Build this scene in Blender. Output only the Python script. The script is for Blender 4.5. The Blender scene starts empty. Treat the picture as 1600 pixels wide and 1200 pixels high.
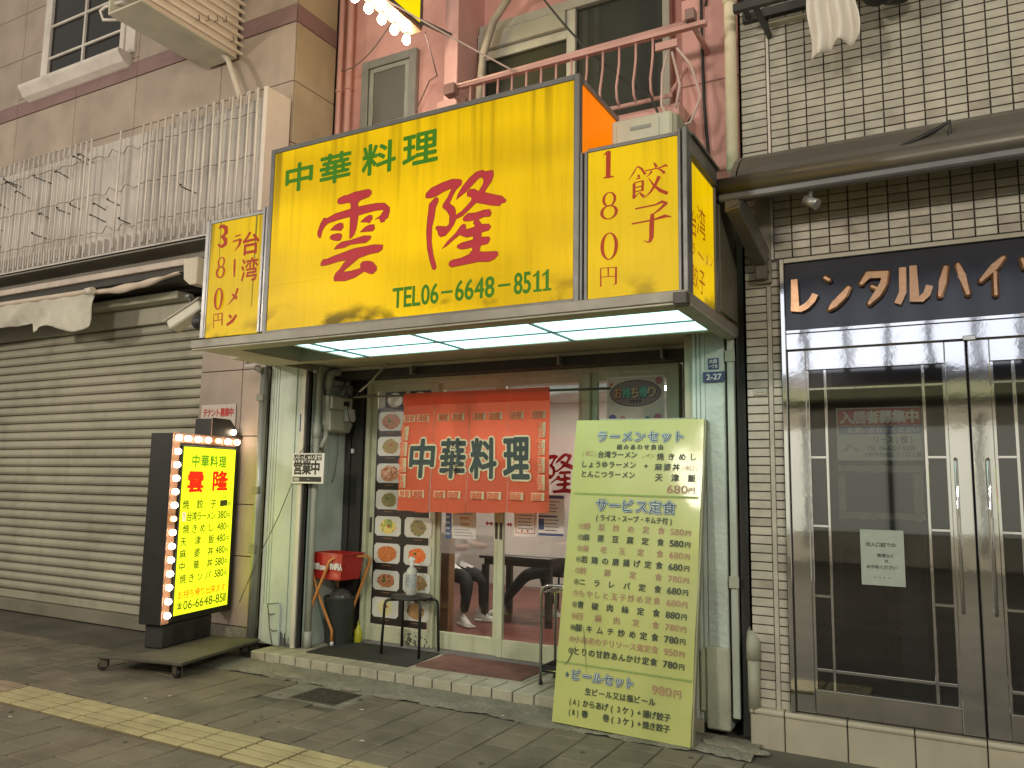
import bpy, bmesh, math, random
from mathutils import Vector, Matrix, geometry
from math import pi, sin, cos, radians
random.seed(7)
SC = bpy.context.scene
COL = SC.collection
V = Vector

# ------------------------------------------------------------------ camera, light, exposure
YAW, PIT, ROL, FPX = radians(-28.6957), radians(7.01204), radians(0.86326), 1248.34
_f = V((sin(YAW)*cos(PIT), cos(YAW)*cos(PIT), sin(PIT)))
_r0 = V((cos(YAW), -sin(YAW), 0)); _u0 = _r0.cross(_f)
_r = cos(ROL)*_r0 + sin(ROL)*_u0; _u = -sin(ROL)*_r0 + cos(ROL)*_u0
cam = bpy.data.cameras.new('camera'); co = bpy.data.objects.new('camera', cam); COL.objects.link(co)
m = Matrix((_r, _u, -_f)).transposed().to_4x4(); m.translation = V((0, 0, 1.45)); co.matrix_world = m
cam.sensor_width = 36; cam.lens = FPX/1600*36; cam.clip_start = .05; cam.clip_end = 400
SC.camera = co
world = bpy.data.worlds.new('World'); SC.world = world; world.use_nodes = True
bg = world.node_tree.nodes['Background']; bg.inputs[0].default_value = (.37, .342, .285, 1); bg.inputs[1].default_value = 1.0
vs = SC.view_settings; vs.view_transform = 'Standard'; vs.look = 'None'; vs.exposure = 0.3; vs.gamma = 1; vs.use_curve_mapping = False
SC.cycles.use_denoising = True
SC.cycles.max_bounces = 8; SC.cycles.transparent_max_bounces = 12
SC.cycles.sample_clamp_indirect = 4; SC.cycles.caustics_reflective = False; SC.cycles.caustics_refractive = False

# ------------------------------------------------------------------ materials
MATS = {}
def srgb(r, g, b):
    f = lambda c: (c/255/12.92 if c <= 10 else ((c/255+.055)/1.055)**2.4)
    return (f(r), f(g), f(b))
def M(name, col, rough=.6, metal=0, var=.12, scale=6, bump=.0, bscale=60, dirt=0, dcol=(.05, .045, .03), streak=0, spec=.5, coat=0, emis=None, es=0, trans=0, sheen=0, mottle=0):
    """procedural surface: base colour with soft variation, fine grain relief, dirt blotches and rain streaks of their own shape"""
    if name in MATS: return MATS[name]
    mt = bpy.data.materials.new(name); mt.use_nodes = True; nt = mt.node_tree; N = nt.nodes; L = nt.links
    b = N['Principled BSDF']
    geo = N.new('ShaderNodeNewGeometry')
    def noise(sc, det=4, vec=None, stretch=None):
        n = N.new('ShaderNodeTexNoise'); n.inputs['Scale'].default_value = sc; n.inputs['Detail'].default_value = det
        mp = N.new('ShaderNodeMapping'); L.new(geo.outputs['Position'], mp.inputs[0])
        if stretch: mp.inputs['Scale'].default_value = stretch
        L.new(mp.outputs[0], n.inputs['Vector']); return n.outputs['Fac']
    def ramp(src, a, bb):
        r = N.new('ShaderNodeMapRange'); r.inputs['From Min'].default_value = a; r.inputs['From Max'].default_value = bb; r.clamp = True
        L.new(src, r.inputs['Value']); return r.outputs[0]
    def mix(fac, c1, c2):
        x = N.new('ShaderNodeMix'); x.data_type = 'RGBA'
        if hasattr(fac, 'links'): L.new(fac, x.inputs[0])
        else: x.inputs[0].default_value = fac
        for i, c in ((6, c1), (7, c2)):
            if hasattr(c, 'links'): L.new(c, x.inputs[i])
            else: x.inputs[i].default_value = (*c, 1)
        return x.outputs[2]
    c = tuple(col)
    lo = tuple(max(0, v*(1-var)) for v in c); hi = tuple(min(1, v*(1+var)) for v in c)
    out = mix(ramp(noise(scale), .3, .7), lo, hi)
    if mottle: out = mix(ramp(noise(scale*9, 3), .35, .7), out, tuple(v*(1-mottle) for v in c))
    if streak:
        f = ramp(noise(9, 5, stretch=(1, 1, .07)), .55, .8); mm = N.new('ShaderNodeMath'); mm.operation = 'MULTIPLY'; mm.inputs[1].default_value = streak
        L.new(f, mm.inputs[0]); out = mix(mm.outputs[0], out, dcol)
    if dirt:
        f = ramp(noise(2.7, 7), .52, .72); mm = N.new('ShaderNodeMath'); mm.operation = 'MULTIPLY'; mm.inputs[1].default_value = dirt
        L.new(f, mm.inputs[0]); out = mix(mm.outputs[0], out, dcol)
    L.new(out, b.inputs['Base Color'])
    rr = N.new('ShaderNodeMapRange'); k_ = min(.1, rough*.5); rr.inputs['To Min'].default_value = max(.02, rough-k_); rr.inputs['To Max'].default_value = min(1, rough+k_)
    L.new(noise(scale*2.3, 5), rr.inputs['Value']); L.new(rr.outputs[0], b.inputs['Roughness'])
    b.inputs['Metallic'].default_value = metal; b.inputs['Specular IOR Level'].default_value = spec
    if coat: b.inputs['Coat Weight'].default_value = coat; b.inputs['Coat Roughness'].default_value = .08
    if trans: b.inputs['Transmission Weight'].default_value = trans
    if bump:
        bp = N.new('ShaderNodeBump'); bp.inputs['Strength'].default_value = bump; bp.inputs['Distance'].default_value = .01
        L.new(noise(bscale, 6), bp.inputs['Height']); L.new(bp.outputs[0], b.inputs['Normal'])
    if emis:
        b.inputs['Emission Strength'].default_value = es; b.inputs['Emission Color'].default_value = (*emis, 1)
    MATS[name] = mt; return mt

def lit_acrylic(name, col, es, dirty=.5, bands=.12, zt=3.68, zb=2.42):
    """backlit sign face: lamp behind acrylic, uneven tubes, grime running down from the top rail and gathered at the bottom"""
    mt = bpy.data.materials.new(name); mt.use_nodes = True; nt = mt.node_tree; N = nt.nodes; L = nt.links
    b = N['Principled BSDF']; geo = N.new('ShaderNodeNewGeometry'); sp = N.new('ShaderNodeSeparateXYZ'); L.new(geo.outputs['Position'], sp.inputs[0])
    def noise(sc, st, det=5, off=0):
        mp = N.new('ShaderNodeMapping'); mp.inputs['Scale'].default_value = st; mp.inputs['Location'].default_value = (off, off, off)
        L.new(geo.outputs['Position'], mp.inputs[0]); n = N.new('ShaderNodeTexNoise'); n.inputs['Scale'].default_value = sc; n.inputs['Detail'].default_value = det
        L.new(mp.outputs[0], n.inputs['Vector']); return n.outputs['Fac']
    def mr(src, a, bb, c=0, d=1):
        r = N.new('ShaderNodeMapRange'); r.clamp = True
        for i, v in zip(('From Min', 'From Max', 'To Min', 'To Max'), (a, bb, c, d)): r.inputs[i].default_value = v
        L.new(src, r.inputs['Value']); return r.outputs[0]
    def op(o, a, c):
        x = N.new('ShaderNodeMath'); x.operation = o
        for i, v in enumerate((a, c)):
            if hasattr(v, 'links'): L.new(v, x.inputs[i])
            else: x.inputs[i].default_value = v
        return x.outputs[0]
    streaks = op('MULTIPLY', mr(noise(11, (1, 1, .04)), .52, .70), mr(sp.outputs['Z'], zb+.40*(zt-zb), zt, .06, .85))
    low = op('MULTIPLY', mr(noise(2.6, (1, 1, 1.8), off=3.1), .50, .62), mr(sp.outputs['Z'], zb+.16*(zt-zb), zb+.02*(zt-zb), 0, 1.2))
    fine = op('MULTIPLY', mr(noise(40, (1, 1, .05), off=7), .45, .78), .16)
    g = op('MULTIPLY', op('MAXIMUM', op('MAXIMUM', streaks, low), fine), dirty)
    lev = mr(noise(1.3, (.8, 1, 2.2), det=1, off=5.2), .3, .7, 1-bands, 1+bands)
    mx = N.new('ShaderNodeMix'); mx.data_type = 'RGBA'; L.new(g, mx.inputs[0]); mx.inputs[6].default_value = (*col, 1); mx.inputs[7].default_value = (col[0]*.16, col[1]*.17, 0.0, 1)
    L.new(mx.outputs[2], b.inputs['Emission Color']); L.new(op('MULTIPLY', lev, es), b.inputs['Emission Strength'])
    b.inputs['Base Color'].default_value = (col[0]*.04, col[1]*.04, .0, 1); b.inputs['Roughness'].default_value = .4; b.inputs['Specular IOR Level'].default_value = .12
    return mt
def glow(name, col, s):
    if name in MATS: return MATS[name]
    mt = bpy.data.materials.new(name); mt.use_nodes = True; b = mt.node_tree.nodes['Principled BSDF']
    b.inputs['Base Color'].default_value = (.8, .8, .8, 1); b.inputs['Emission Color'].default_value = (*col, 1); b.inputs['Emission Strength'].default_value = s
    MATS[name] = mt; return mt
def glass(name, tint=(1, 1, 1), refl=.12, film=None, ffac=0, gr=.03):
    """thin pane: clear see-through mixed with a mirror part and, for film, a milky diffusing part"""
    mt = bpy.data.materials.new(name); mt.use_nodes = True; nt = mt.node_tree; N = nt.nodes; L = nt.links; N.clear()
    o = N.new('ShaderNodeOutputMaterial'); t = N.new('ShaderNodeBsdfTransparent'); t.inputs[0].default_value = (*tint, 1)
    g = N.new('ShaderNodeBsdfGlossy'); g.inputs['Roughness'].default_value = gr
    lw = N.new('ShaderNodeFresnel'); lw.inputs[0].default_value = 1.5
    ad = N.new('ShaderNodeMath'); ad.operation = 'ADD'; ad.use_clamp = True; ad.inputs[1].default_value = refl; L.new(lw.outputs[0], ad.inputs[0])
    mx = N.new('ShaderNodeMixShader'); L.new(ad.outputs[0], mx.inputs[0]); L.new(g.outputs[0], mx.inputs[2])
    src = t.outputs[0]
    if film:
        tr = N.new('ShaderNodeBsdfTranslucent'); tr.inputs[0].default_value = (*film, 1); df = N.new('ShaderNodeBsdfDiffuse'); df.inputs[0].default_value = (*film, 1)
        m1 = N.new('ShaderNodeMixShader'); m1.inputs[0].default_value = .5; L.new(tr.outputs[0], m1.inputs[1]); L.new(df.outputs[0], m1.inputs[2])
        m2 = N.new('ShaderNodeMixShader'); m2.inputs[0].default_value = ffac; L.new(t.outputs[0], m2.inputs[1]); L.new(m1.outputs[0], m2.inputs[2]); src = m2.outputs[0]
    L.new(src, mx.inputs[1]); L.new(mx.outputs[0], o.inputs[0]); MATS[name] = mt; return mt

# ------------------------------------------------------------------ mesh builder
class MB:
    def __init__(s): s.bm = bmesh.new()
    def box(s, x0, x1, y0, y1, z0, z1, mat=None):
        vs = [s.bm.verts.new(p) for p in ((x0,y0,z0),(x1,y0,z0),(x1,y1,z0),(x0,y1,z0),(x0,y0,z1),(x1,y0,z1),(x1,y1,z1),(x0,y1,z1))]
        if mat: 
            for v in vs: v.co = mat @ v.co
        for f in ((0,3,2,1),(4,5,6,7),(0,1,5,4),(1,2,6,5),(2,3,7,6),(3,0,4,7)): s.bm.faces.new([vs[i] for i in f])
        return s
    def bar(s, a, b, w, h=None, up=V((0,0,1))):
        a, b = V(a), V(b); h = h or w; d = b-a; ln = d.length; d.normalize()
        x = up.cross(d)
        if x.length < 1e-4: x = V((1,0,0))
        x.normalize(); u = d.cross(x)
        mt = Matrix((x, d, u)).transposed().to_4x4(); mt.translation = a
        return s.box(-w/2, w/2, 0, ln, -h/2, h/2, mt)
    def cyl(s, a, b, r, r2=None, seg=12, caps=True):
        a, b = V(a), V(b); r2 = r if r2 is None else r2; d = (b-a).normalized()
        x = d.orthogonal().normalized(); y = d.cross(x)
        A = [s.bm.verts.new(a+r*(cos(t)*x+sin(t)*y)) for t in (2*pi*i/seg for i in range(seg))]
        B = [s.bm.verts.new(b+r2*(cos(t)*x+sin(t)*y)) for t in (2*pi*i/seg for i in range(seg))]
        for i in range(seg):
            f = s.bm.faces.new((A[i], A[(i+1)%seg], B[(i+1)%seg], B[i])); f.smooth = True
        if caps: s.bm.faces.new(A[::-1]); s.bm.faces.new(B)
        return s
    def tube(s, pts, r, seg=8):
        pts = [V(p) for p in pts]; rings = []; x = None
        for i, p in enumerate(pts):
            d = (pts[min(i+1, len(pts)-1)]-pts[max(i-1, 0)]).normalized()
            if x is None: x = d.orthogonal().normalized()
            else: x = (x-d*x.dot(d)).normalized()
            y = d.cross(x); rr = r[i] if isinstance(r, (list, tuple)) else r
            rings.append([s.bm.verts.new(p+rr*(cos(t)*x+sin(t)*y)) for t in (2*pi*k/seg for k in range(seg))])
        for A, B in zip(rings, rings[1:]):
            for i in range(seg):
                f = s.bm.faces.new((A[i], A[(i+1)%seg], B[(i+1)%seg], B[i])); f.smooth = True
        s.bm.faces.new(rings[0][::-1]); s.bm.faces.new(rings[-1]); return s
    def lathe(s, prof, c=(0,0,0), seg=20):
        c = V(c); rings = []
        for r, z in prof:
            if r < 1e-5: rings.append([s.bm.verts.new(c+V((0,0,z)))])
            else: rings.append([s.bm.verts.new(c+V((r*cos(t), r*sin(t), z))) for t in (2*pi*k/seg for k in range(seg))])
        for A, B in zip(rings, rings[1:]):
            for i in range(seg):
                if len(A) == 1 and len(B) == 1: continue
                q = [A[0], B[(i+1)%seg], B[i]] if len(A) == 1 else ([A[i], A[(i+1)%seg], B[0]] if len(B) == 1 else [A[i], A[(i+1)%seg], B[(i+1)%seg], B[i]])
                s.bm.faces.new(q).smooth = True
        return s
    def prism(s, poly, axis, a, b):
        """poly in the two other axes (cyclic order kept), extruded along axis from a to b"""
        def P(u, v, w): return {'x': (w, u, v), 'y': (u, w, v), 'z': (u, v, w)}[axis]
        A = [s.bm.verts.new(P(u, v, a)) for u, v in poly]; B = [s.bm.verts.new(P(u, v, b)) for u, v in poly]
        n = len(poly)
        for i in range(n): s.bm.faces.new((A[i], A[(i+1)%n], B[(i+1)%n], B[i]))
        s.bm.faces.new(A[::-1]); s.bm.faces.new(B); return s
    def sphere(s, c, r, seg=12, rings=8, sc=(1,1,1)):
        ret = bmesh.ops.create_uvsphere(s.bm, u_segments=seg, v_segments=rings, radius=r)
        for v in ret['verts']: v.co = V((v.co.x*sc[0], v.co.y*sc[1], v.co.z*sc[2]))+V(c)
        for v in ret['verts']:
            for f in v.link_faces: f.smooth = True
        return s
    def quad(s, *p):
        s.bm.faces.new([s.bm.verts.new(q) for q in p]); return s
    def grid(s, fn, nu, nv, thick=None):
        g = [[s.bm.verts.new(fn(i/nu, j/nv)) for j in range(nv+1)] for i in range(nu+1)]
        for i in range(nu):
            for j in range(nv):
                s.bm.faces.new((g[i][j], g[i+1][j], g[i+1][j+1], g[i][j+1])).smooth = True
        return s
    def mesh(s, name, mat, bev=0, bseg=1):
        if bev: bmesh.ops.bevel(s.bm, geom=[e for e in s.bm.edges], offset=bev, segments=bseg, profile=.5, affect='EDGES', clamp_overlap=True)
        bmesh.ops.recalc_face_normals(s.bm, faces=s.bm.faces)
        me = bpy.data.meshes.new(name); s.bm.to_mesh(me); s.bm.free()
        if mat: me.materials.append(mat)
        return me
    def build(s, name, mat, parent=None, bev=0, solid=0):
        o = bpy.data.objects.new(name, s.mesh(name, mat, bev)); COL.objects.link(o)
        if parent:
            o.parent = parent; o.matrix_parent_inverse = parent.matrix_basis.inverted() if not parent.get('loc_') else Matrix()
        if solid:
            md = o.modifiers.new('Solid', 'SOLIDIFY'); md.thickness = solid; md.offset = 0
        return o
def _pieces(s, name, mat, parent=None, bev=0):
    """every loose piece of the builder as an object of its own"""
    s.bm.verts.index_update(); par = list(range(len(s.bm.verts)))
    def find(i):
        while par[i] != i: par[i] = par[par[i]]; i = par[i]
        return i
    for e in s.bm.edges: par[find(e.verts[0].index)] = find(e.verts[1].index)
    grp = {}
    for f in s.bm.faces: grp.setdefault(find(f.verts[0].index), []).append([(v.co.copy()) for v in f.verts]+[f.smooth])
    out = []
    for fs in grp.values():
        n = MB(); seen_ = {}
        for f in fs:
            vs_ = []
            for c in f[:-1]:
                k = tuple(round(q, 6) for q in c)
                if k not in seen_: seen_[k] = n.bm.verts.new(c)
                vs_.append(seen_[k])
            try: n.bm.faces.new(vs_).smooth = f[-1]
            except ValueError: pass
        out.append(n.build(name, mat, parent, bev))
    s.bm.free(); return out
MB.pieces = _pieces
def put(name, me, parent):
    o = bpy.data.objects.new(name, me); COL.objects.link(o); o.parent = parent
    o.matrix_parent_inverse = parent.matrix_basis.inverted() if not parent.get('loc_') else Matrix()
    return o
def tag(o, label=None, cat=None, group=None, kind=None):
    if label: o['label'] = label
    if cat: o['category'] = cat
    if group: o['group'] = group
    if kind: o['kind'] = kind
    return o
def thing(name, label, cat, loc=(0,0,0), rz=0, group=None, kind=None):
    """Empty at the thing's base; its parts are given in world coordinates unless rz is used through local_thing"""
    o = bpy.data.objects.new(name, None); COL.objects.link(o); o.location = loc; o.rotation_euler = (0, 0, rz); o.empty_display_size = .2
    bpy.context.view_layer.update()
    return tag(o, label, cat, group, kind)
def local_thing(name, label, cat, loc, rot=(0,0,0), group=None):
    """as thing(), but its parts are given in its own coordinates"""
    o = bpy.data.objects.new(name, None); COL.objects.link(o); o.location = loc; o.rotation_euler = rot; o.empty_display_size = .2
    o['loc_'] = 1; return tag(o, label, cat, group)

# ------------------------------------------------------------------ lettering
GL = {}
def glyph(ch):
    """outline of one character as vertices and faces on a unit body"""
    if ch in GL: return GL[ch]
    cu = bpy.data.curves.new('g', 'FONT'); cu.body = ch; cu.size = 1; cu.resolution_u = 3
    o = bpy.data.objects.new('g', cu); COL.objects.link(o)
    me = bpy.data.meshes.new_from_object(o.evaluated_get(bpy.context.evaluated_depsgraph_get()))
    vs = [(v.co.x, v.co.y) for v in me.vertices]; fs = [tuple(p.vertices) for p in me.polygons]
    bpy.data.objects.remove(o); bpy.data.curves.remove(cu); bpy.data.meshes.remove(me)
    GL[ch] = (vs, fs); return GL[ch]
def text(name, s, mat, parent, fn, x0, x1, z0, z1, bold=0, mode='cells', rows=None, nrm=.0, vertical=False, sx=None, deep=0):
    """s laid in the box x0..x1, z0..z1; fn(u, v, d) gives the point d in front of the surface.
    cells: each character centred in its own even cell; fit: advance by glyph width and fill the box exactly"""
    VV = []; FF = []
    offs = [(0, 0)] if not bold else [(0, 0), (bold, 0), (-bold, 0), (0, bold), (0, -bold), (.7*bold, .7*bold), (-.7*bold, .7*bold), (.7*bold, -.7*bold), (-.7*bold, -.7*bold)]
    put_ = []
    H = z1-z0
    if mode == 'fit':
        cx = 0
        for ch in s:
            if ch == ' ': cx += .3; continue
            g, f = glyph(ch)
            a = min(p[0] for p in g); b = max(p[0] for p in g); put_.append((ch, cx-a)); cx += b-a+.07
        ally = [p[1] for ch, _ in put_ for p in glyph(ch)[0]]
        y0, y1 = min(ally), max(ally); W = cx-.07
        kx = (x1-x0)/W; kz = H/(y1-y0)
        items = [(ch, x0+dx*kx, z0-y0*kz, kx, kz) for ch, dx in put_]
    else:
        n = len(s); items = []
        for i, ch in enumerate(s):
            if ch in ' 　': continue
            g, f = glyph(ch); a = min(p[0] for p in g); b = max(p[0] for p in g)
            if vertical:
                ch_h = H/n; k = min(ch_h, (x1-x0)/.95) ; k2 = ch_h
                items.append((ch, (x0+x1)/2-(a+b)/2*(x1-x0), z1-(i+1)*ch_h+.16*ch_h, (x1-x0), ch_h*.98))
            else:
                cw = (x1-x0)/n; k = H*1.05; kx = sx*k if sx else min(k, cw*1.08)
                w = b-a; off = -(a+b)/2*kx if w > .55 or ch in 'ー一' else -(a+b)/2*kx
                ox = x0+(i+.5)*cw+off
                if ch in 'っゃゅょッャュョ': ox += 0
                items.append((ch, ox, z0+.12*k, kx, k))
    for ch, ox, oz, kx, kz in items:
        g, f = glyph(ch)
        for j, (dx, dz) in enumerate(offs):
            base = len(VV)
            for p in g: VV.append(fn(ox+p[0]*kx+dx, oz+p[1]*kz+dz, nrm+j*.00012))
            FF += [tuple(i+base for i in q) for q in f]
    me = bpy.data.meshes.new(name); me.from_pydata(VV, [], FF); me.materials.append(mat)
    return put(name, me, parent)
def flat(name, polys, mat, parent, fn, d=.0):
    VV = []; FF = []
    for k, P in enumerate(polys):
        b = len(VV); tris = geometry.tessellate_polygon([[V((p[0], p[1], 0)) for p in P]])
        VV += [fn(p[0], p[1], d+k*.0001) for p in P]; FF += [tuple(b+i for i in t) for t in tris]
    me = bpy.data.meshes.new(name); me.from_pydata(VV, [], FF); me.materials.append(mat); return put(name, me, parent)
def brush(strokes, seg=8):
    """strokes [(x, z, width)...] to outline polygons with rounded ends"""
    out = []
    for st in strokes:
        P = [V((a, b)) for a, b, w in st]; W = [w/2 for a, b, w in st]; l = []; r = []
        for i, p in enumerate(P):
            d = (P[min(i+1, len(P)-1)]-P[max(i-1, 0)]).normalized(); n = V((-d.y, d.x))
            l.append(p+n*W[i]); r.append(p-n*W[i])
        out.append([(q.x, q.y) for q in l+r[::-1]])
    return out
def trip(L): return [[(s[i], s[i+1], s[i+2]) for i in range(0, len(s), 3)] for s in L]
def pair(L): return [[(s[i], s[i+1]) for i in range(0, len(s), 2)] for s in L]
def ring(cx, cz, rx, rz, tx, tz, n=28):
    """serif zero: outer and inner ellipse as quads"""
    out = []
    for i in range(n):
        a, b = 2*pi*i/n, 2*pi*(i+1)/n
        out.append([(cx+rx*cos(a), cz+rz*sin(a)), (cx+rx*cos(b), cz+rz*sin(b)), (cx+(rx-tx)*cos(b), cz+(rz-tz)*sin(b)), (cx+(rx-tx)*cos(a), cz+(rz-tz)*sin(a))])
    return out
def front(y): return lambda u, v, d: (u, y-d, v)
def side(x): return lambda u, v, d: (x+d, u, v)

# traced lettering outlines in sign coordinates (x, z)
LOGO_A=[[-3.411,3.238,-3.406,3.258,-3.353,3.273,-3.335,3.269,-3.27,3.281,-3.158,3.282,-3.136,3.268,-3.133,3.25,-3.151,3.232,-3.224,3.219,-3.24,3.204,-3.237,3.178,-3.179,3.179,-3.094,3.179,-3.027,3.17,-2.988,3.136,-2.984,3.112,-2.998,3.069,-3.014,3.065,-3.023,3.049,-3.05,3.048,-3.059,3.063,-3.064,3.077,-3.102,3.073,-3.057,3.092,-3.031,3.123,-3.041,3.129,-3.092,3.132,-3.176,3.127,-3.232,3.121,-3.236,3.091,-3.245,3.036,-3.26,3.0,-3.285,2.979,-3.298,2.979,-3.299,3.044,-3.299,3.118,-3.31,3.123,-3.402,3.116,-3.483,3.106,-3.513,3.085,-3.53,3.059,-3.541,3.017,-3.555,3.018,-3.57,3.039,-3.569,3.061,-3.547,3.115,-3.521,3.148,-3.494,3.14,-3.423,3.162,-3.3,3.173,-3.296,3.185,-3.3,3.21,-3.319,3.22,-3.363,3.219,-3.399,3.222],[-3.46,3.056,-3.423,3.083,-3.383,3.094,-3.357,3.086,-3.352,3.059,-3.372,3.04,-3.417,3.05],[-3.462,3.009,-3.446,3.022,-3.393,3.026,-3.363,3.016,-3.362,2.997,-3.373,2.977,-3.395,2.976,-3.436,2.987,-3.457,2.997],[-3.212,3.075,-3.175,3.099,-3.141,3.11,-3.12,3.102,-3.119,3.082,-3.143,3.056,-3.161,3.066],[-3.211,3.009,-3.172,3.036,-3.138,3.045,-3.103,3.042,-3.097,3.015,-3.111,3.002,-3.153,3.004],[-3.421,2.923,-3.402,2.945,-3.359,2.964,-3.289,2.965,-3.178,2.98,-3.125,2.971,-3.126,2.954,-3.163,2.933,-3.227,2.936,-3.288,2.937,-3.339,2.923],[-3.528,2.827,-3.529,2.845,-3.51,2.867,-3.474,2.866,-3.425,2.878,-3.32,2.896,-3.251,2.908,-3.166,2.909,-3.099,2.912,-3.029,2.901,-3.03,2.873,-3.059,2.858,-3.13,2.855,-3.214,2.841,-3.264,2.812,-3.327,2.775,-3.335,2.763,-3.279,2.762,-3.202,2.771,-3.198,2.78,-3.203,2.798,-3.183,2.813,-3.136,2.811,-3.102,2.8,-3.071,2.765,-3.07,2.745,-3.098,2.724,-3.132,2.732,-3.167,2.749,-3.242,2.717,-3.319,2.704,-3.412,2.713,-3.415,2.736,-3.401,2.762,-3.367,2.786,-3.334,2.824,-3.309,2.839,-3.37,2.839,-3.485,2.825]]
LOGO_B=[[-2.676,3.118,-2.646,3.143,-2.625,3.139,-2.622,3.116,-2.64,3.082,-2.649,3.017,-2.663,2.966,-2.664,2.874,-2.65,2.794,-2.624,2.713,-2.631,2.697,-2.65,2.701,-2.671,2.751,-2.693,2.832,-2.703,2.932,-2.699,3.011,-2.692,3.07,-2.689,3.11],[-2.716,3.157,-2.713,3.18,-2.675,3.208,-2.598,3.228,-2.523,3.238,-2.47,3.227,-2.458,3.214,-2.462,3.194,-2.498,3.168,-2.52,3.135,-2.541,3.09,-2.506,3.061,-2.497,3.034,-2.496,3.011,-2.457,3.027,-2.414,3.06,-2.389,3.085,-2.389,3.104,-2.419,3.116,-2.421,3.139,-2.401,3.154,-2.372,3.151,-2.35,3.137,-2.339,3.131,-2.311,3.172,-2.308,3.194,-2.323,3.216,-2.344,3.21,-2.38,3.181,-2.423,3.146,-2.474,3.118,-2.495,3.105,-2.486,3.133,-2.454,3.18,-2.403,3.227,-2.36,3.253,-2.316,3.256,-2.298,3.244,-2.273,3.244,-2.246,3.243,-2.242,3.211,-2.254,3.181,-2.285,3.142,-2.299,3.118,-2.241,3.096,-2.185,3.077,-2.154,3.047,-2.163,3.036,-2.184,3.036,-2.198,3.022,-2.254,3.034,-2.312,3.053,-2.356,3.066,-2.398,3.035,-2.449,3.0,-2.493,2.987,-2.507,2.957,-2.536,2.922,-2.565,2.897,-2.599,2.893,-2.615,2.907,-2.621,2.931,-2.638,2.952,-2.628,2.963,-2.56,2.95,-2.541,2.962,-2.539,3.014,-2.559,3.046,-2.591,3.074,-2.587,3.093,-2.557,3.128,-2.529,3.18,-2.544,3.18,-2.597,3.168,-2.638,3.151,-2.673,3.147,-2.704,3.149],[-2.445,2.977,-2.441,2.989,-2.412,3.008,-2.354,3.005,-2.304,3.013,-2.264,3.011,-2.252,2.986,-2.26,2.969,-2.303,2.972,-2.339,2.961,-2.316,2.929,-2.266,2.924,-2.253,2.904,-2.269,2.887,-2.315,2.881,-2.316,2.853,-2.265,2.848,-2.257,2.832,-2.271,2.809,-2.32,2.803,-2.327,2.769,-2.291,2.761,-2.22,2.756,-2.205,2.75,-2.204,2.731,-2.226,2.712,-2.261,2.701,-2.333,2.709,-2.434,2.703,-2.515,2.698,-2.536,2.712,-2.534,2.731,-2.509,2.741,-2.457,2.744,-2.392,2.761,-2.392,2.771,-2.377,2.778,-2.374,2.8,-2.407,2.798,-2.451,2.798,-2.481,2.811,-2.481,2.824,-2.452,2.836,-2.372,2.845,-2.372,2.867,-2.416,2.865,-2.446,2.878,-2.464,2.887,-2.512,2.86,-2.556,2.831,-2.587,2.818,-2.549,2.859,-2.498,2.897,-2.455,2.943,-2.437,2.949,-2.425,2.939,-2.421,2.912,-2.37,2.919,-2.359,2.929,-2.374,2.944,-2.364,2.962,-2.411,2.962,-2.437,2.967]]
ST_KYO=[[-1.372,3.11,0.0026,-1.392,3.08,0.0052,-1.422,3.04,0.0013],[-1.372,3.11,0.0039,-1.35,3.093,0.0066,-1.329,3.058,0.0079],[-1.379,3.042,0.0039,-1.356,3.043,0.0039],[-1.369,3.062,0.0079,-1.361,3.048,0.0066],[-1.391,3.018,0.0092,-1.391,2.972,0.0092,-1.393,2.938,0.0092],[-1.393,3.021,0.0039,-1.34,3.026,0.0039],[-1.342,3.026,0.0079,-1.345,2.97,0.0079],[-1.39,2.995,0.0039,-1.345,2.997,0.0039],[-1.39,2.973,0.0039,-1.348,2.974,0.0039],[-1.398,2.939,0.0092,-1.38,2.949,0.0052,-1.364,2.964,0.0013],[-1.362,2.965,0.0039,-1.351,2.952,0.0066,-1.335,2.937,0.0092],[-1.283,3.113,0.0039,-1.274,3.1,0.0079,-1.267,3.086,0.0092],[-1.329,3.077,0.0039,-1.249,3.08,0.0039,-1.218,3.088,0.0079,-1.205,3.078,0.0013],[-1.293,3.07,0.0079,-1.304,3.056,0.0052,-1.322,3.041,0.0013],[-1.259,3.076,0.0039,-1.239,3.062,0.0066,-1.223,3.045,0.0092],[-1.253,3.035,0.0118,-1.275,2.991,0.0092,-1.301,2.957,0.0066,-1.335,2.929,0.0013],[-1.311,3.034,0.0026,-1.285,2.993,0.0066,-1.25,2.958,0.0105,-1.209,2.934,0.0105]]
ST_SHI=[[-1.385,2.88,0.0052,-1.276,2.885,0.0052,-1.24,2.896,0.0092,-1.21,2.884,0.0052],[-1.215,2.888,0.0118,-1.25,2.859,0.0079,-1.287,2.837,0.0039],[-1.292,2.84,0.0118,-1.296,2.777,0.0157,-1.298,2.713,0.0144,-1.309,2.689,0.0079],[-1.298,2.703,0.0105,-1.316,2.69,0.0052,-1.342,2.704,0.0013],[-1.405,2.801,0.0052,-1.289,2.806,0.0052,-1.225,2.817,0.0105,-1.191,2.809,0.0026]]
ST_YEN=[[-1.579,2.584,0.0039,-1.578,2.484,0.0052],[-1.579,2.584,0.0026,-1.492,2.579,0.0026],[-1.492,2.582,0.0066,-1.493,2.492,0.0066,-1.507,2.486,0.0026],[-1.578,2.535,0.0026,-1.492,2.532,0.0026],[-1.536,2.581,0.0052,-1.536,2.533,0.0039]]
ST_ONE=[[-1.535,3.223,0.0157,-1.537,3.079,0.0157],[-1.563,3.207,0.0026,-1.544,3.219,0.0079,-1.53,3.225,0.0052],[-1.564,3.08,0.0039,-1.535,3.079,0.0079,-1.504,3.078,0.0039]]
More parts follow.
